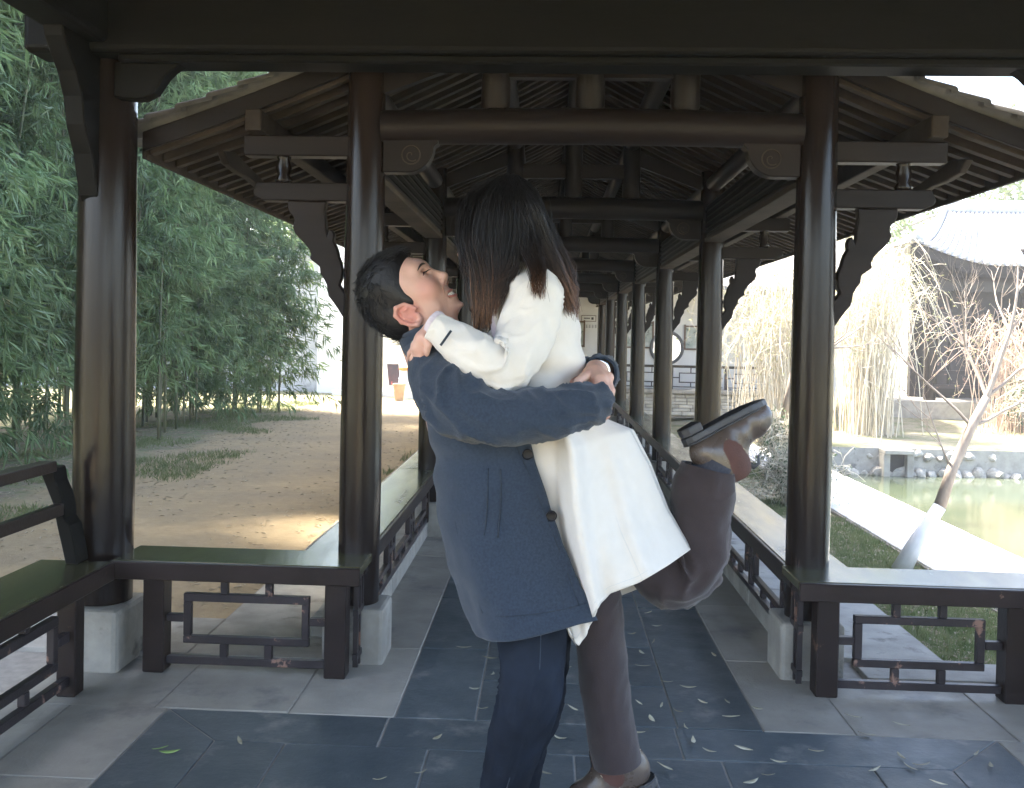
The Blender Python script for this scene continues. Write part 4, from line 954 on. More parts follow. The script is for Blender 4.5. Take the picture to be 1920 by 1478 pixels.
prims += limb([pr_(975, 1090, 2.66, .07), pr_(997, 1230, 2.64, .06), pr_(975, 1370, 2.65, .045), pr_(945, 1470, 2.69, .036), pr_(908, 1650, 2.73, .03)]) + limb([pr_(995, 1090, 2.80, .07), pr_(1007, 1240, 2.81, .055), pr_(990, 1370, 2.86, .045), pr_(955, 1620, 2.96, .03)])
# left hand gripping the other forearm
prims += limb([pr_(1117, 695, 2.66, .026), pr_(1116, 706, 2.61, .030), pr_(1124, 716, 2.56, .024)], .012)
prims += [cap(P(1104, 702, 2.62), P(1140, 708, 2.59), .018, .016, .012)]
for chain in ([(1117, 706, 2.575, .0120), (1121, 729, 2.515, .0112), (1117, 745, 2.470, .0100), (1111, 756, 2.452, .0085)],
              [(1128, 708, 2.575, .0120), (1136, 732, 2.525, .0112), (1133, 752, 2.478, .0100), (1123, 766, 2.452, .0088)],
              [(1136, 710, 2.58, .0112), (1144, 735, 2.54, .0105), (1141, 757, 2.50, .0095), (1132, 770, 2.47, .0082)],
              [(1140, 712, 2.60, .0100), (1147, 733, 2.575, .0090), (1145, 752, 2.545, .0085), (1139, 764, 2.52, .0074)],
              [(1106, 700, 2.60, .0135), (1094, 707, 2.535, .0115), (1082, 716, 2.492, .0092)]):
    prims += limb([pr_(*c) for c in chain], .004)
# right hand below the far wrist
prims += limb([pr_(1122, 755, 2.52, .026), pr_(1130, 762, 2.58, .026)], .012)
for q in range(4): prims += limb([pr_(1126+q*2, 756+4*q, 2.57, .010), pr_(1135+q, 764+5*q, 2.64, .009), pr_(1130+q, 770+5*q, 2.69, .0075)], .004)
prims += limb([pr_(1124, 752, 2.55, .011), pr_(1132, 752, 2.59, .009), pr_(1136, 758, 2.62, .008)], .004)
V, Fq = sdf_mesh(prims, .0036)
flush(M_skin, hp(-.022, HS*.078, -.03), .05, (.62, .235, .18)); flush(M_skin, hp(.06, HS*.045, -.02), .045, (.63, .30, .235))
mk('body', mesh_np('body', V, Fq, M_skin), None, man)
# face details
S_ = HS
def onface(pts2, yoff, r_, m, name, par, n=6, B=None):
    mb = MB(); mb.tube([hp(*p) for p in pts2], r_, n); return mk(name, mb, m, par, smooth=True)
bodyo = man.children[0]
FL = (V-hc)@HB
def surf(y, z, off=0.0):
    m = (np.abs(FL[:, 1]-y) < .0045) & (np.abs(FL[:, 2]-z) < .0045) & (FL[:, 0] > .02)
    return (float(FL[m, 0].max()) if m.any() else .09)+off
def ontube(yz, r_, m, name, off=0.0): return onface([(surf(y, z, off), y, z) for y, z in yz], 0, r_, m, name, bodyo)
for s_ in (-1, 1):
    ontube([(s_*(.031+.019*t), .0165+.0055*(1-t*t)-.002*(t > .5)) for t in np.linspace(-1, 1, 9)], [.0005, .0012, .0016, .0018, .0019, .0019, .0018, .0014, .0007], M_hair, 'eyelash', -.0004)
    ontube([(s_*(.032+.021*t), .0365+.0055*(1-t*t)-.002*t) for t in np.linspace(-1, 1, 9)], [.0014, .0028, .0034, .0036, .0036, .0032, .0028, .002, .0008], M_brow, 'eyebrow', -.0012)
    ontube([(s_*(.019+.017*t), -.034-.030*t) for t in np.linspace(0, 1, 8)], [.0004, .0009, .0012, .0013, .0013, .0012, .0009, .0004], M_crease, 'smile_crease_shade', -.0004)
mb = MB()
for i in range(8):
    t = (i-3.5)/3.5; c = hp(.0945-.013*t*t, .0235*t, -.0705-.001*(1-t*t)+.003*t*t)
    mb.add([c+HB@np.array(q) for q in ((-.004, -.0032, .0055), (.001, -.0032, .0055), (.001, .0032, .0055), (-.004, .0032, .0055), (-.004, -.003, -.005), (.0015, -.003, -.005), (.0015, .003, -.005), (-.004, .003, -.005))], [(0, 1, 2, 3), (7, 6, 5, 4), (0, 4, 5, 1), (1, 5, 6, 2), (2, 6, 7, 3), (3, 7, 4, 0)])
mk('teeth', mb, M_teeth, bodyo, kind='stuff', bevel=.0008)
onface([(.0975-.016*t*t, .031*t, -.0622+.006*t*t) for t in np.linspace(-1, 1, 9)], 0, [.001, .0020, .0028, .0032, .0030, .0032, .0028, .0020, .001], M_lip, 'upper_lip', bodyo)
onface([(.0950-.016*t*t, .030*t, -.0815+.018*t*t) for t in np.linspace(-1, 1, 9)], 0, [.001, .0024, .0036, .0042, .0044, .0042, .0036, .0024, .001], M_lip, 'lower_lip', bodyo)
# hair: cap with strands
hpr = [ell(hp(-.024, 0, .060), (.098, .086, .094), HB, .02), ell(hp(-.060, 0, .005), (.066, .078, .082), HB, .03), ell(hp(.020, 0, .108), (.052, .062, .036), HB, .03), ell(hp(-.066, 0, -.062), (.030, .054, .04), HB, .03)]
for s_ in (-1, 1): hpr += [ell(hp(-.006, s_*.068, .022), (.026, .013, .038), HB, .012), ell(hp(.010, s_*.068, -.004), (.011, .007, .018), HB, .008), ell(hp(-.068, s_*.050, -.005), (.038, .030, .055), HB, .02)]
V, Fq = sdf_mesh(hpr, .005)
hr = random.Random(5); hairo = mk('hair', mesh_np('hair', V, Fq, M_hair), None, man)
mb = MB()
Vl = (V-hc)@HB
for i in range(2600):
    q = Vl[hr.randrange(len(Vl))]; nrm = q-np.array([-.02, 0, .03]); nrm /= np.linalg.norm(nrm)
    if q[0] > .06 and q[2] < .06: continue
    if q[0] > -.02 and abs(q[1]) > .045 and q[2] < .10: continue
    fl = np.array([.35 if q[0] > .02 else -.3, 0, -.6 if q[2] < .1 else 0])+np.array([hr.gauss(0, .35) for _ in range(3)])+(np.array([.5, 0, -.2]) if q[2] > .09 else 0)
    fl = fl-nrm*fl.dot(nrm); fl /= np.linalg.norm(fl)+1e-9; ln = hr.uniform(.025, .06)
    pts = [q-nrm*.004, q+nrm*.004+fl*ln*.4, q+nrm*hr.uniform(.000, .006)+fl*ln]
    te = pts[2]
    if ((te[0] > .035 and te[2] < .095) or (te[0] > -.045 and te[2] < .0)): continue
    mb.tube([hc+HB@p for p in pts], [.0009, .0008, .0003], 3, cap=False)
mk('hair_strands', mb, M_hair, hairo, smooth=True, fix=False, kind='stuff')
# coat body: an open front shell
rg = [((757, 642), (845, 606), .075), ((764, 662), (880, 640), .150), ((775, 690), (930, 672), .195), ((787, 735), (965, 715), .205), ((801, 785), (982, 775), .200), ((817, 838), (996, 838), .195), ((822, 895), (1012, 886), .195), ((827, 965), (1040, 972), .20), ((846, 1045), (1069, 1045), .21), ((872, 1115), (1097, 1105), .22), ((890, 1172), (1115, 1146), .228)]
rows = 90; LL = cr([P(a[0], a[1], YM) for a, b_, d_ in rg], rows); RRr = cr([P(b_[0], b_[1], YM-.12) for a, b_, d_ in rg], rows); DD = cr([d_ for a, b_, d_ in rg], rows)
def coat_pt(i, th):      # th from -1 (near front edge) round the back to +1
    a = math.pi-th*R(118)*-1 if False else None
    phi = R(180)-(1-abs(th))*0
    return None
NC = 96; out = []; TH = np.linspace(-1, 1, NC)
for i in range(rows):
    v = i/(rows-1); row = []
    for th in TH:
        a = R(180)+th*R(122)                      # angle, 180 is the back
        c_, s_ = math.cos(a), math.sin(a); sx_ = math.copysign(abs(c_)**.8, c_); sy = math.copysign(abs(s_)**.8, s_)
        cmax = math.cos(R(58))**.8; u = (sx_+1)/(1+cmax)
        p = LL[i]+(RRr[i]-LL[i])*u; p = np.array([p[0], YM-0*DD[i], p[2]])
        p[1] = YM+sy*DD[i] if True else p[1]      # a in (58..302): s>0 for th<0
        w_ = .010*v*math.sin(th*11+1.5*math.sin(v*3)+.6)*(v**1.3)+.006*fb(p, 7, 1)+.004*fb(p, 17, 2)*(.4+v)
        w_ += .006*math.sin((p[2]*38)+5*fb(p, 4, 6))*max(0, 1-abs(v-.42)*3.2)
        n_ = np.array([c_, s_*1.0, 0]); p = p+n_*w_
        row.append(p)
    out.append(row)
sgn = 1
mb = MB(); mb.grid(out, closed=False)
# th<0 side must face the camera
if np.mean([r_[0][1] for r_ in out]) > YM:
    for q in range(len(mb.v)): mb.v[q] = (mb.v[q][0], 2*YM-mb.v[q][1], mb.v[q][2])
coat = solid(mk('coat', mb, M_navy, man, smooth=True, fix=False), .010, 0)
CG = np.array(mb.v).reshape(rows, NC, 3)
def near_pt(x, y):       # nearest coat grid point on the camera side to a photo position
    best = None
    for i in range(0, rows):
        for j in range(0, NC//2):
            p = CG[i, j]; d = p-CAM; z = d.dot(fwd); ux = W0/2+cx+F*d.dot(rt)/z; uy = H0/2+cy-F*d.dot(up)/z; e = (ux-x)**2+(uy-y)**2
            if best is None or e < best[0]: best = (e, p)
    return best[1]
for bx_, by_ in ((990, 851), (1034, 966)):
    p = near_pt(bx_, by_); p = P(bx_, by_, p[1]); mb = MB(); rws = []
    for r_, yo in ((.004, -.012), (.0125, -.013), (.0135, -.010), (.0125, -.002)): rws.append([(p[0]+r_*math.cos(2*math.pi*q/20), p[1]+yo, p[2]+r_*math.sin(2*math.pi*q/20)) for q in range(20)])
    mb.grid(rws, cap=True); bt = mk('button', mb, M_btn, coat, smooth=40)
    mb = MB(); mb.tube([(p[0]+.0125*math.cos(q), p[1]-.0125, p[2]+.0125*math.sin(q)) for q in np.linspace(0, 6.2832, 21)], .0022, 6, cap=False); mk('button_rim', mb, M_btn, bt, smooth=True)
def seam(pts, r_, m, name='seam', yo=-.006):
    q = []
    for a, b_ in pts: w_ = near_pt(a, b_); q.append(P(a, b_, w_[1]+yo))
    mb = MB(); mb.tube(cr(q, len(q)*4), r_, 5); return mk(name, mb, m, coat, smooth=True)
seam([(938, 880), (939, 920), (937, 965), (933, 1008)], .0028, M_navy2, 'pocket_welt'); seam([(915, 878), (914, 930), (911, 980), (907, 1004)], .0022, M_navy2, 'pocket_welt')
seam([(900, 1152), (940, 1156), (1000, 1152), (1060, 1142), (1100, 1130)], .0012, M_navy2, 'hem_stitch')
seam([(968, 838), (990, 885), (1012, 940), (1040, 1010), (1066, 1080), (1085, 1135)], .0012, M_navy2, 'placket_stitch')
seam([(842, 860), (848, 930), (858, 1000), (880, 1080), (905, 1150)], .0014, M_navy2, 'side_seam')
# collar: coat collar, dark band, grey shirt edge
mb = MB(); rw = []
for q, (z, d_) in enumerate(((0, .0), (.25, .008), (.5, .014), (.75, .016), (1, .010))):
    row = []
    for th in np.linspace(0, 2*math.pi, 33)[:-1]:
        l = P(768-14*z, 668-36*z, YM); r_ = P(872-32*z, 640-42*z, YM); c = (l+r_)/2; a = (r_-l)/2
        row.append(c+a*math.cos(th)*(1+d_*2)+np.array([0, math.sin(th)*(.088-.012*z+d_), 0]))
    rw.append(row)
mb.grid(rw); solid(mk('coat_collar', mb, M_navy, coat, smooth=True, fix=False), .010, 1)
mb = MB(); rw = []
for z in (0, .5, 1):
    row = []
    for th in np.linspace(0, 2*math.pi, 33)[:-1]:
        l = P(763-2*z, 640-12*z, YM); r_ = P(848-4*z, 606-11*z, YM); c = (l+r_)/2; a = (r_-l)/2
        row.append(c+a*math.cos(th)*1.02+np.array([0, math.sin(th)*.071, 0]))
    rw.append(row)
mb.grid(rw); solid(mk('shirt_collar', mb, M_lining, man, smooth=True, fix=False), .004, 1)
# sleeves
mb = MB(); mb.grid(wrinkle_tube([(812, 672, 2.60, 50), (826, 706, 2.53, 60), (852, 748, 2.46, 63), (900, 774, 2.425, 58), (955, 781, 2.42, 53), (1020, 777, 2.425, 50), (1075, 764, 2.44, 42), (1108, 755, 2.47, 34), (1122, 753, 2.50, 29)], 110, 56, .0070, sd=1)); solid(mk('sleeve', mb, M_navy, coat, smooth=True, fix=False), .008)
mb = MB(); mb.grid(wrinkle_tube([(830, 690, 2.88, 52), (890, 735, 2.98, 52), (970, 748, 3.06, 46), (1050, 730, 3.04, 42), (1105, 708, 2.94, 38), (1130, 700, 2.82, 33), (1127, 702, 2.72, 31)], 80, 44, .006, sd=4)); solid(mk('sleeve', mb, M_navy, coat, smooth=True, fix=False), .008)
# watch on the left wrist
mb = MB(); c0_ = P(1120, 697, 2.69); mb.tube([c0_+np.array([.031*math.cos(t), .012*math.cos(t)*.6, .031*math.sin(t)]) for t in np.linspace(0, 6.2832, 29)], .0055, 8, cap=False); wt = mk('watch', mb, M_silver, man, smooth=True)
# jeans and shoes
tr = [((960, 1050, 2.66, 66), (990, 1140, 2.65, 70), (998, 1230, 2.64, 62), (994, 1300, 2.63, 60), (972, 1375, 2.65, 55), (945, 1470, 2.69, 44), (922, 1570, 2.71, 38), (908, 1650, 2.73, 36)),
      ((990, 1050, 2.80, 66), (1004, 1140, 2.80, 66), (1008, 1240, 2.81, 58), (1000, 1330, 2.84, 52), (980, 1400, 2.88, 46), (965, 1500, 2.92, 40), (955, 1620, 2.96, 36))]
for i, c in enumerate(tr): mb = MB(); mb.grid(wrinkle_tube(c, 100, 40, .0035, sd=9+i)); mk('jeans_leg', mb, M_jean, man, smooth=True, fix=False)
sg_ = []
for a, b_ in ((1014, 1180), (1011, 1260), (1000, 1310), (985, 1365), (965, 1430), (950, 1478)): sg_.append(P(a, b_, 2.555 if b_ < 1300 else 2.575+(b_-1300)*.0002))
mb = MB(); mb.tube(cr(sg_, 30), .0014, 5); mk('jeans_seam', mb, M_navy, man, smooth=True)
for (ax, ay, yy) in ((908, 1660, 2.73), (955, 1630, 2.96)):
    a = P(ax, ay, yy); V, Fq = sdf_mesh([cap((a[0]-.03, yy, .045), (a[0]+.16, yy, .036), .043, .036, .02), cap((a[0], yy, .10), (a[0]+.02, yy, .05), .045, .045, .02), ell((a[0]+.07, yy, .016), (.145, .046, .016), None, .01)], .006)
    mk('shoe', mesh_np('shoe', V, Fq, M_shoe), None, man)

# ---- woman
wom = thing('person', 'person with long dark hair in a cream coat being lifted, one boot kicked up behind', 'person', (P(1120, 800, YM)[0], YM, .18))
wc = P(938, 432, 2.70)
WA = R(-20); WB = head_frame((-math.cos(WA), math.sin(WA)), (-math.sin(WA)*-1*-1 if False else .34, .94), R(-4))
hw = lambda x, y, z: wc+WB@(np.array([x, y, z], float)*.94)
wp = head_prims(hw, WB)
wp += [cap(hw(-.02, 0, -.05), P(990, 530, 2.71), .048, .05, .02), cap(P(995, 545, 2.60), P(995, 545, 2.82), .05, .05, .03), cap(P(992, 535, 2.71), P(1020, 700, 2.71), .08, .10, .04), cap(P(1020, 700, 2.71), P(1060, 830, 2.71), .10, .12, .04)]
wp += limb([pr_(1005, 550, 2.58, .042), pr_(945, 690, 2.47, .035), pr_(822, 618, 2.49, .023), pr_(808, 618, 2.50, .021)])
wp += limb([pr_(1000, 550, 2.84, .042), pr_(930, 680, 2.93, .035), pr_(830, 640, 2.92, .024), pr_(800, 640, 2.86, .022)])
wp += limb([pr_(1070, 840, 2.76, .055), pr_(1100, 980, 2.76, .052), pr_(1124, 1180, 2.755, .045), pr_(1158, 1430, 2.75, .03)]) + limb([pr_(1080, 840, 2.80, .07), pr_(1180, 1005, 2.80, .055), pr_(1262, 1062, 2.80, .045), pr_(1340, 870, 2.80, .032)])
# left hand laid on the nape of the other person
wp += limb([pr_(806, 624, 2.495, .020), pr_(795, 636, 2.49, .022), pr_(786, 652, 2.495, .022)], .012)
wp += [cap(P(780, 648, 2.505), P(794, 656, 2.485), .013, .012, .01)]
for chain in ([(793, 655, 2.485, .0095), (787, 678, 2.487, .0085), (781, 698, 2.500, .0068)], [(788, 654, 2.49, .0095), (780, 678, 2.497, .0085), (775, 698, 2.512, .0068)], [(783, 651, 2.50, .0092), (774, 672, 2.512, .0082), (770, 690, 2.528, .0066)], [(779, 647, 2.51, .0085), (769, 662, 2.528, .0074), (765, 676, 2.545, .0060)], [(796, 632, 2.47, .0105), (803, 648, 2.462, .009), (800, 664, 2.468, .0075)]):
    wp += limb([pr_(*c) for c in chain], .004)
wp += limb([pr_(800, 640, 2.86, .022), pr_(785, 650, 2.84, .02)], .012)
for q in range(4): wp += limb([pr_(785-3*q, 652-4*q, 2.84, .009), pr_(777-3*q, 668-5*q, 2.82, .008), pr_(774-3*q, 684-6*q, 2.80, .0065)], .004)
V, Fq = sdf_mesh(wp, .0045)
wbody = mk('body', mesh_np('body', V, Fq, M_skin), None, wom)
mb = MB(); c0_ = P(780, 640, 2.505); mb.tube([c0_+np.array([.011*math.cos(t), -.004-.011*math.sin(t), .002*math.cos(t)]) for t in np.linspace(0, 6.2832, 17)], .0025, 6, cap=False); mk('ring', mb, M_silver, wbody, smooth=True)
# torso of coat
def ringset(rg, rows, n, fold, sd, Yc=2.71, ex=1.0):
    LL = cr([P(a[0], a[1], Yc) for a, b_, d_ in rg], rows); RR_ = cr([P(b_[0], b_[1], Yc) for a, b_, d_ in rg], rows); DD = cr([d_ for a, b_, d_ in rg], rows); out = []
    for i in range(rows):
        row = []; c = (LL[i]+RR_[i])/2; a = (RR_[i]-LL[i])/2
        for j in range(n):
            th = 2*math.pi*j/n; c_, s_ = math.cos(th), math.sin(th); p = c+a*c_+np.array([0, DD[i]*s_, 0])
            w_ = fold(i/(rows-1), th, p); row.append(p+(a/np.linalg.norm(a)*c_+np.array([0, s_, 0]))*w_)
        out.append(row)
    return out
def ftor(v, th, p): return .016*math.sin(p[2]*62+3*fb(p, 5, 3)+1.2*math.cos(th))*max(0, min(1, (v-.35)*2.2))+.006*fb(p, 9, 4)+.003*fb(p, 22, 5)
mb = MB(); mb.grid(ringset([((938, 508), (1018, 492), .075), ((930, 535), (1052, 522), .125), ((926, 575), (1072, 562), .150), ((930, 640), (1084, 630), .148), ((945, 695), (1090, 688), .140), ((958, 735), (1088, 722), .140), ((968, 775), (1106, 757), .150), ((975, 810), (1132, 800), .14)], 80, 64, ftor, 0), cap=False)
wcoat = solid(mk('coat', mb, M_cream, wom, smooth=True, fix=False), .008)
# skirt: near and far panels from waist to a dipping hem
def poly_at(pl, u):
    pl = np.array(pl, float); d = np.concatenate([[0], np.cumsum(np.linalg.norm(np.diff(pl, axis=0), axis=1))]); u = u*d[-1]; return np.array([np.interp(u, d, pl[:, 0]), np.interp(u, d, pl[:, 1])])
topl = [(955, 815), (1030, 800), (1075, 790), (1132, 788)]
heml = [(1070, 1192), (1085, 1212), (1098, 1192), (1112, 1160), (1124, 1132), (1145, 1112), (1200, 1092), (1250, 1062), (1295, 1030)]
lef = [(955, 815), (968, 870), (990, 985), (1030, 1090), (1070, 1192)]; rig = [(1132, 788), (1182, 808), (1215, 870), (1250, 955), (1295, 1030)]
NR, NCc = 70, 60
def skirt(u, v):       # Coons patch in photo space
    t_, h_ = poly_at(topl, u), poly_at(heml, u); l, r_ = poly_at(lef, v), poly_at(rig, v)
    b00, b10, b01, b11 = map(np.array, (topl[0], topl[-1], heml[0], heml[-1]))
    return (1-v)*t_+v*h_+(1-u)*l+u*r_-((1-u)*(1-v)*b00+u*(1-v)*b10+(1-u)*v*b01+u*v*b11)
def skY(u, v, near):
    bul = math.sin(math.pi*min(1, max(0, u)))**.6
    f = .045*v*math.sin(u*9.5-2.2*v+.8)+.020*v*math.sin(u*17+2+v)
    rid = .085*math.exp(-((u-(.54-.22*v))/.065)**2)+.045*math.exp(-((u-(.80-.10*v))/.06)**2)*v*min(1, v*3)*(1-.35*v)
    rid -= .038*min(1, v*2.5)/(1+math.exp((u-(.45-.30*v))/.012))*(u > .02)
    bun = math.sin(math.pi*min(1, .22+.78*max(0, u)))**.6
    return (YM-.025-.145*bun-.03*v*bun+f*.7-rid) if near else (YM+.03+.15*bul+f)
for near in (1, 0):
    rowsP = []
    for i in range(NR):
        v = i/(NR-1); row = []
        for j in range(NCc):
            u = j/(NCc-1); q = skirt(u, v); row.append(P(q[0], q[1]-(0 if near else 14*v*math.sin(math.pi*u)*-.8), skY(u, v, near)))
        rowsP.append(row)
    mb = MB(); mb.grid(rowsP, closed=False); solid(mk('coat_skirt', mb, M_cream, wcoat, smooth=True, fix=False), .007, 0)
for uu, vv in ((.66, 1.0),):
    mb = MB(); mb.tube([P(*skirt(uu, v), skY(uu, v, 1)-.0035) for v in np.linspace(.02, vv, 40)], .0007, 5); mk('side_seam', mb, M_lining, wcoat, smooth=True)
mb = MB(); mb.tube([P(*skirt(u, .965), skY(u, .965, 1)-.0035) for u in np.linspace(.06, .99, 60)], .0006, 5); mk('hem_stitch', mb, M_lining, wcoat, smooth=True)
# back vent ridge on the right edge joins the panels
rowsP = []
for i in range(NR):
    v = i/(NR-1); q = skirt(1, v); a_, b_ = skY(1, v, 1), skY(1, v, 0); row = []
    for s_ in np.linspace(0, 1, 9): row.append(P(q[0]+6*math.sin(math.pi*s_)*(1-v), q[1], a_+(b_-a_)*s_))
    rowsP.append(row)
mb = MB(); mb.grid(rowsP, closed=False); solid(mk('coat_back', mb, M_cream, wcoat, smooth=True, fix=False), .007, 0)
# sleeves
mb = MB(); mb.grid(wrinkle_tube([(1008, 528, 2.62, 40), (1004, 560, 2.57, 52), (990, 615, 2.53, 54), (968, 664, 2.49, 52), (938, 690, 2.465, 48), (900, 672, 2.455, 45), (862, 646, 2.465, 38), (832, 624, 2.48, 31), (816, 613, 2.485, 29)], 120, 56, .0090, sd=13)); solid(mk('sleeve', mb, M_cream, wcoat, smooth=True, fix=False), .008)
mb = MB(); mb.grid(wrinkle_tube([(1000, 545, 2.82, 48), (970, 620, 2.90, 48), (930, 680, 2.95, 44), (870, 660, 2.95, 38), (825, 636, 2.91, 30), (808, 638, 2.88, 27)], 70, 40, .006, sd=17)); solid(mk('sleeve', mb, M_cream, wcoat, smooth=True, fix=False), .008)
mb = MB(); mb.grid(wrinkle_tube([(846, 632, 2.475, 24), (828, 618, 2.48, 24), (816, 608, 2.485, 24), (809, 603, 2.488, 22)], 24, 28, .002, sd=2)); solid(mk('knit_cuff', mb, M_knit, wom, smooth=True, fix=False), .004)
mb = MB(); q0, q1 = P(826, 648, 2.412), P(846, 620, 2.412); mb.beam(q0, q1, .004, .006); mk('sleeve_tab', mb, M_navy2, wcoat)
mb = MB(); mb.grid(ringset([((930, 545), (985, 505), .07), ((918, 575), (975, 540), .085), ((920, 620), (965, 600), .08), ((930, 650), (960, 640), .06)], 30, 32, lambda v, th, p: .005*fb(p, 14, 8), 0)); mk('scarf', mb, M_knit, wom, smooth=True, fix=False)
# trousers
mb = MB(); mb.grid(wrinkle_tube([(1075, 860, 2.76, 48), (1100, 980, 2.76, 46), (1118, 1100, 2.76, 45), (1124, 1180, 2.755, 46), (1134, 1280, 2.75, 46), (1147, 1370, 2.75, 46), (1154, 1410, 2.75, 47), (1158, 1432, 2.75, 46)], 100, 44, .0025, sd=21, fold=.002)); solid(mk('trouser_leg', mb, M_plum, wom, smooth=True, fix=False), .006)
mb = MB(); mb.grid(wrinkle_tube([(1090, 870, 2.80, 72), (1165, 990, 2.80, 66), (1232, 1058, 2.80, 62), (1282, 1072, 2.80, 60), (1307, 1030, 2.80, 58), (1316, 960, 2.80, 57), (1322, 910, 2.80, 54), (1329, 876, 2.80, 51)], 120, 48, .012, sd=25, fold=.006)); solid(mk('trouser_leg', mb, M_plum, wom, smooth=True, fix=False), .006)
# boots
def boot(O, B, parent, tab=True):
    f = lambda x, y, z: O+B@np.array([x, y, z if z < .022 else .02+(z-.02)*1.22], float)
    pr2 = [cap((-.045, 0, .06), (-.030, 0, .085), .036, .036, .02), cap((-.02, 0, .055), (.07, 0, .045), .036, .036, .03), cap((.07, 0, .050), (.135, 0, .044), .038, .039, .02), cap((.13, .004, .044), (.155, .004, .042), .039, .034, .015),
           cap((-.012, 0, .07), (-.004, 0, .118), .044, .046, .02), cap((.012, 0, .07), (.022, 0, .118), .042, .042, .02), cap((-.036, 0, .06), (-.034, 0, .116), .039, .041, .02), cap((.02, 0, .09), (.06, 0, .055), .042, .036, .03), ell((-.006, 0, .166), (.078, .040, .036), None, .005, -1)]
    pr2.append(ell((.05, 0, -.012), (.2, .1, .026), None, .004, -1))
    V, Fq = sdf_mesh(pr2, .004)
    # elastic gusset: side faces inside a dome
    C = V[Fq].mean(axis=1); gx = (C[:, 0]-(.024+(C[:, 2]-.08)*.15))/.029; top_ = C[:, 2] < .150; ing = (((gx**2+((C[:, 2]-.085)/.036)**2 < 1) & (C[:, 2] < .085)) | ((np.abs(gx) < 1+(C[:, 2]-.085)*7) & (C[:, 2] >= .085))) & (np.abs(C[:, 1]) > .018) & top_
    W_ = np.array([f(*p) for p in V])
    bo_ = mk('boot', mesh_np('boot', W_, Fq[~ing], M_boot), None, parent)
    for s_ in (-1, 1):
        sel = ing & (C[:, 1]*s_ > 0); mk('elastic_gusset', mesh_np('elastic_gusset', W_, Fq[sel], M_gus), None, bo_)
    # sole with heel
    ol = [(-.082, .0), (-.078, .022), (-.06, .034), (-.02, .036), (.03, .034), (.08, .041), (.125, .042), (.165, .030), (.185, .008)]
    ol = ol+[(a, -b_+(.004 if a > .1 else 0)) for a, b_ in ol[::-1]][:-1]
    def rise(x): return .010*max(0, (x-.12)/.065)**2
    mb = MB(); mb.prism(ol, 0, 1, lambda a, b_, t: f(a*1.02, b_*1.05, (.0 if t == 0 else .020)+rise(a))); so_ = mk('sole', mb, M_sole, bo_, bevel=.004, segs=2)
    mb = MB(); mb.prism([(a, b_) for a, b_ in ol if a < -.0]+[], 0, 1, lambda a, b_, t: f(a, b_*1.03, -.026 if t == 0 else -.0005)); mk('heel', mb, M_sole, bo_, bevel=.004, segs=2)
    mb = MB(); mb.tube([f(a*1.0, b_*1.0, .022+rise(a)) for a, b_ in ol+ol[:1]], .003, 6); mk('welt', mb, M_sole, bo_, smooth=True)
    if tab: mb = MB(); mb.tube([f(.058, 0, .125), f(.070, 0, .142), f(.088, 0, .140), f(.096, 0, .122)], [.006, .008, .008, .006], 8, flat=.3); mk('pull_tab', mb, M_sole, bo_, smooth=True)
    for s_ in (-1, 1):
        mb = MB(); mb.tube([f(-.012, s_*.046, .135), f(-.008, s_*.046, .10), f(-.002, s_*.045, .068), f(.022, s_*.043, .046), f(.046, s_*.042, .062), f(.056, s_*.040, .09)], .0012, 5); mk('stitching', mb, M_thread, bo_, smooth=True)
    return bo_
def frame(xd, zd):
    x = np.array([xd[0], xd[2] if len(xd) > 2 else 0, xd[1]], float); x /= np.linalg.norm(x); z = np.array([zd[0], zd[2] if len(zd) > 2 else 0, zd[1]], float); z -= x*z.dot(x); z /= np.linalg.norm(z); return np.stack([x, np.cross(z, x), z], 1)
# raised boot: sole uppermost
Bx = frame((.86, .47, .18), (.45, -.88, 0)); O = P(1324, 799, 2.80)-Bx@np.array([.0, 0, .0]); boot(O, Bx, wom)
Bs = frame((-.90, -.44, -.10), (-.44, .90, 0)); O2 = P(1182, 1484, 2.77)-Bs@np.array([.0, 0, .01]); boot(O2, Bs, wom, False)
for (a, b_, r_) in (((1318, 915, 2.80), (1345, 866, 2.80), .060), ((1157, 1405, 2.75), (1160, 1440, 2.76), .04)): mb = MB(); mb.tube([P(*a), P(*b_)], r_, 20); mk('sock', mb, M_sock, wom, smooth=True)
# hair: dark mass plus long strands
M_lock = bpy.data.materials.new('long_hair'); M_lock.use_nodes = True; N = M_lock.node_tree.nodes; L = M_lock.node_tree.links; b = N['Principled BSDF']
at = N.new('ShaderNodeAttribute'); at.attribute_name = 'along'; rmp = N.new('ShaderNodeValToRGB'); e = rmp.color_ramp.elements
e[0].position = .5; e[0].color = (.011, .009, .008, 1); e[1].position = 1.0; e[1].color = (.21, .10, .05, 1); e2 = e.new(.78); e2.color = (.045, .025, .016, 1)
L.new(at.outputs['Fac'], rmp.inputs[0]); L.new(rmp.outputs[0], b.inputs['Base Color']); b.inputs['Roughness'].default_value = .45; b.inputs['Specular IOR Level'].default_value = .4
hpr = [ell(P(940, 425, 2.70), (.116, .105, .128), None, .03), cap(P(925, 440, 2.66), P(900, 540, 2.60), .080, .040, .03), cap(P(965, 430, 2.70), P(1010, 500, 2.70), .095, .060, .03), cap(P(1000, 480, 2.70), P(1052, 540, 2.72), .055, .03, .03), cap(P(905, 520, 2.60), P(893, 575, 2.58), .035, .022, .02)]
V, Fq = sdf_mesh(hpr, .006); wh = mk('hair', mesh_np('hair', V, Fq, M_hair), None, wom)
hr = random.Random(9); sv, sf, sa = [], [], []
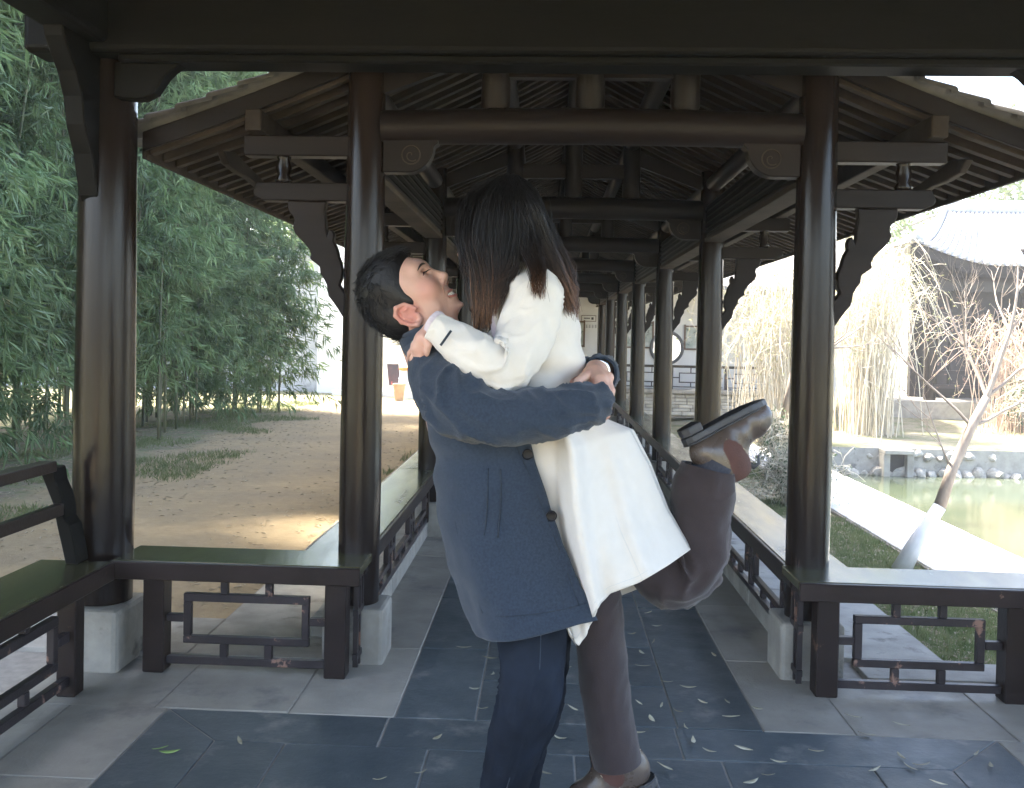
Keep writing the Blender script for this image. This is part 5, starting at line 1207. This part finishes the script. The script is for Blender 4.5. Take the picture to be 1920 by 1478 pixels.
def strand(pts, r0, tone):
    K = 14; C = cr(pts, K); base = len(sv); T = np.gradient(C, axis=0); T /= np.linalg.norm(T, axis=1)[:, None]
    for i in range(K):
        a = np.cross(T[i], [0, 1, 0]); a /= np.linalg.norm(a)+1e-9; b_ = np.cross(T[i], a); t = i/(K-1); r_ = r0*(1-.6*t**3)
        for q in range(3): th = 2.094*q; sv.append(tuple(C[i]+r_*(a*math.cos(th)+b_*math.sin(th)))); sa.append(min(1, t*tone))
    for i in range(K-1):
        for q in range(3): sf.append((base+i*3+q, base+i*3+(q+1) % 3, base+(i+1)*3+(q+1) % 3, base+(i+1)*3+q))
def J(a, b_, Y, s_): return P(a+hr.gauss(0, s_), b_+hr.gauss(0, s_*.6), Y+hr.gauss(0, s_*.0011))
def lock(ctrl, n, sp, tone=1.0, r0=.0011):
    for i in range(int(n*2.3)):
        e1, e2, e3 = hr.uniform(-1, 1), hr.uniform(-1, 1), hr.uniform(-1, 1); pts = []
        for q, (a, b_, Y, wx, wy) in enumerate(ctrl): pts.append(P(a+e1*wx+hr.gauss(0, 2.4 if q else 1)*(1+(hr.random() < .06)*2.5), b_+e2*wy*.3+hr.gauss(0, 2)+(hr.uniform(-38, 10) if q == len(ctrl)-1 else 0), Y+e3*wy*.001+hr.gauss(0, .002)))
        strand(pts, r0*hr.uniform(.7, 1.2), tone*hr.uniform(.75, 1.15))
# camera-side locks from the crown forward over the face
lock([(948, 342, 2.69, 14, 30), (905, 375, 2.63, 18, 40), (888, 440, 2.575, 20, 30), (902, 520, 2.55, 18, 30), (904, 607, 2.545, 15, 28)], 420, 1)
lock([(950, 340, 2.68, 14, 30), (925, 375, 2.60, 22, 30), (915, 440, 2.565, 26, 22), (918, 510, 2.55, 24, 22), (912, 585, 2.54, 22, 25)], 360, 1, .95)
lock([(955, 338, 2.68, 14, 30), (955, 380, 2.59, 26, 24), (955, 440, 2.568, 30, 22), (945, 500, 2.555, 26, 22), (925, 560, 2.54, 20, 20)], 320, 1, .8)
lock([(958, 338, 2.68, 12, 30), (985, 385, 2.60, 22, 30), (1005, 440, 2.60, 26, 28), (1035, 510, 2.595, 24, 26), (1062, 580, 2.60, 18, 24)], 420, 1)
lock([(960, 338, 2.69, 12, 30), (995, 372, 2.66, 14, 40), (1022, 440, 2.65, 14, 40), (1055, 505, 2.65, 18, 40), (1070, 588, 2.64, 15, 40)], 260, 1)
lock([(955, 340, 2.68, 12, 30), (970, 385, 2.59, 24, 24), (985, 440, 2.575, 24, 22), (1006, 500, 2.525, 16, 12), (1010, 552, 2.478, 14, 8)], 110, 1, .95)
lock([(940, 345, 2.70, 14, 40), (895, 365, 2.68, 10, 50), (866, 420, 2.65, 8, 50), (873, 490, 2.62, 9, 40), (893, 562, 2.60, 9, 40)], 150, 1, .9)
me = bpy.data.meshes.new('long_locks'); me.from_pydata(sv, [], sf); me.validate(); at_ = me.attributes.new('along', 'FLOAT', 'POINT'); at_.data.foreach_set('value', sa); me.materials.append(M_lock)
me.polygons.foreach_set('use_smooth', [True]*len(me.polygons)); mk('long_locks', me, None, wh, kind='stuff')
# ---------------------------------------------------------------- fallen leaves on the floor
M_fall = mat('fallen_pale_leaf', (.58, .54, .40), (.46, .40, .25), 30, .6, var=.4)
M_fallg = mat('fallen_green_leaf', (.25, .40, .10), (.32, .45, .14), 30, .6)
fl = random.Random(31)
LV = [(890,1293),(960,1180),(918,1235),(925,1265),(1215,1150),(1203,1225),(1205,1250),(1250,1280),(1200,1320),(1222,1350),(1240,1325),(1270,1335),(1285,1365),(1300,1390),(1318,1318),(1365,1318),(1370,1345),(1330,1410),(1395,1405),(1460,1430),(1640,1445),(1705,1440),(1730,1436),(1830,1415),(1858,1437),(1410,1468),(1440,1455),(1600,1345),(1690,1360),(1625,1378),(1690,1420),(1020,1450),(1047,1385),(790,1450),(712,1463),(820,1385),(450,1392),(1075,1330),(1010,1300),(1060,1255),(1232,1175),(1185,1190),(1150,1300),(1195,1375),(870,1215),(1340,1230),(1420,1330),(1530,1410),(1760,1470),(905,1330),(1248,1440),(300,1405),(318,1412),(1225,1205),(1290,1290)]
for i, (a, b_) in enumerate(LV):
    c = PG(a, b_, .006); an = fl.uniform(0, 6.28); ln = fl.uniform(.045, .085)*(1.2 if i > 50 else 1); wd = fl.uniform(.007, .019); cu = fl.gauss(0, .004); d = np.array([math.cos(an), math.sin(an), 0]); s_ = np.array([-d[1], d[0], 0]); up_ = np.array([0, 0, 1.0]); K = 9; A, Bq = [], []; tw = fl.uniform(-.5, .5)
    for q in range(K):
        t = q/(K-1); wv = wd*.5*math.sin(math.pi*t**.8)+.0006; p = c+d*ln*(t-.5)+s_*cu*4*(t-.5)**2*1.0+up_*(.006*(2*t-1)**2*fl.uniform(.7, 1)+.002); e = s_*math.cos(tw*t)+up_*abs(math.sin(tw*t))
        A.append(p+e*wv+up_*.002); Bq.append(p-e*wv+up_*.002)
    mb = MB(); mb.grid([A, [(x+y)/2-up_*.0015 for x, y in zip(A, Bq)], Bq], closed=False)
    g_ = 50 < i < 53
    o = mk('fallen_leaf', mb, M_fallg if g_ else M_fall, smooth=True)
    tag(o, 'fresh green fallen leaf on the dark slate' if g_ else 'narrow pale fallen leaf lying on the floor slabs', 'leaf', 'green leaves fallen on the slate' if g_ else 'pale leaves fallen on the floor'); solid(o, .0008)

# ---------------------------------------------------------------- thin haze added over the whole scene, imitating lens veil
hz = MB(); hz.box(-118, 118, -70, 180, -3.0, 15.5)
M_haze = bpy.data.materials.new('added_veil_haze'); M_haze.use_nodes = True; N = M_haze.node_tree.nodes; L = M_haze.node_tree.links
N.remove(N['Principled BSDF']); pv = N.new('ShaderNodeVolumePrincipled'); pv.inputs['Color'].default_value = (.95, .97, 1, 1); pv.inputs['Density'].default_value = .0019; pv.inputs['Anisotropy'].default_value = .2
L.new(pv.outputs[0], N['Material Output'].inputs['Volume'])
tag(mk('haze', hz, M_haze), 'thin pale haze added as a lens veil', kind='stuff')
SC.cycles.volume_bounces = 1
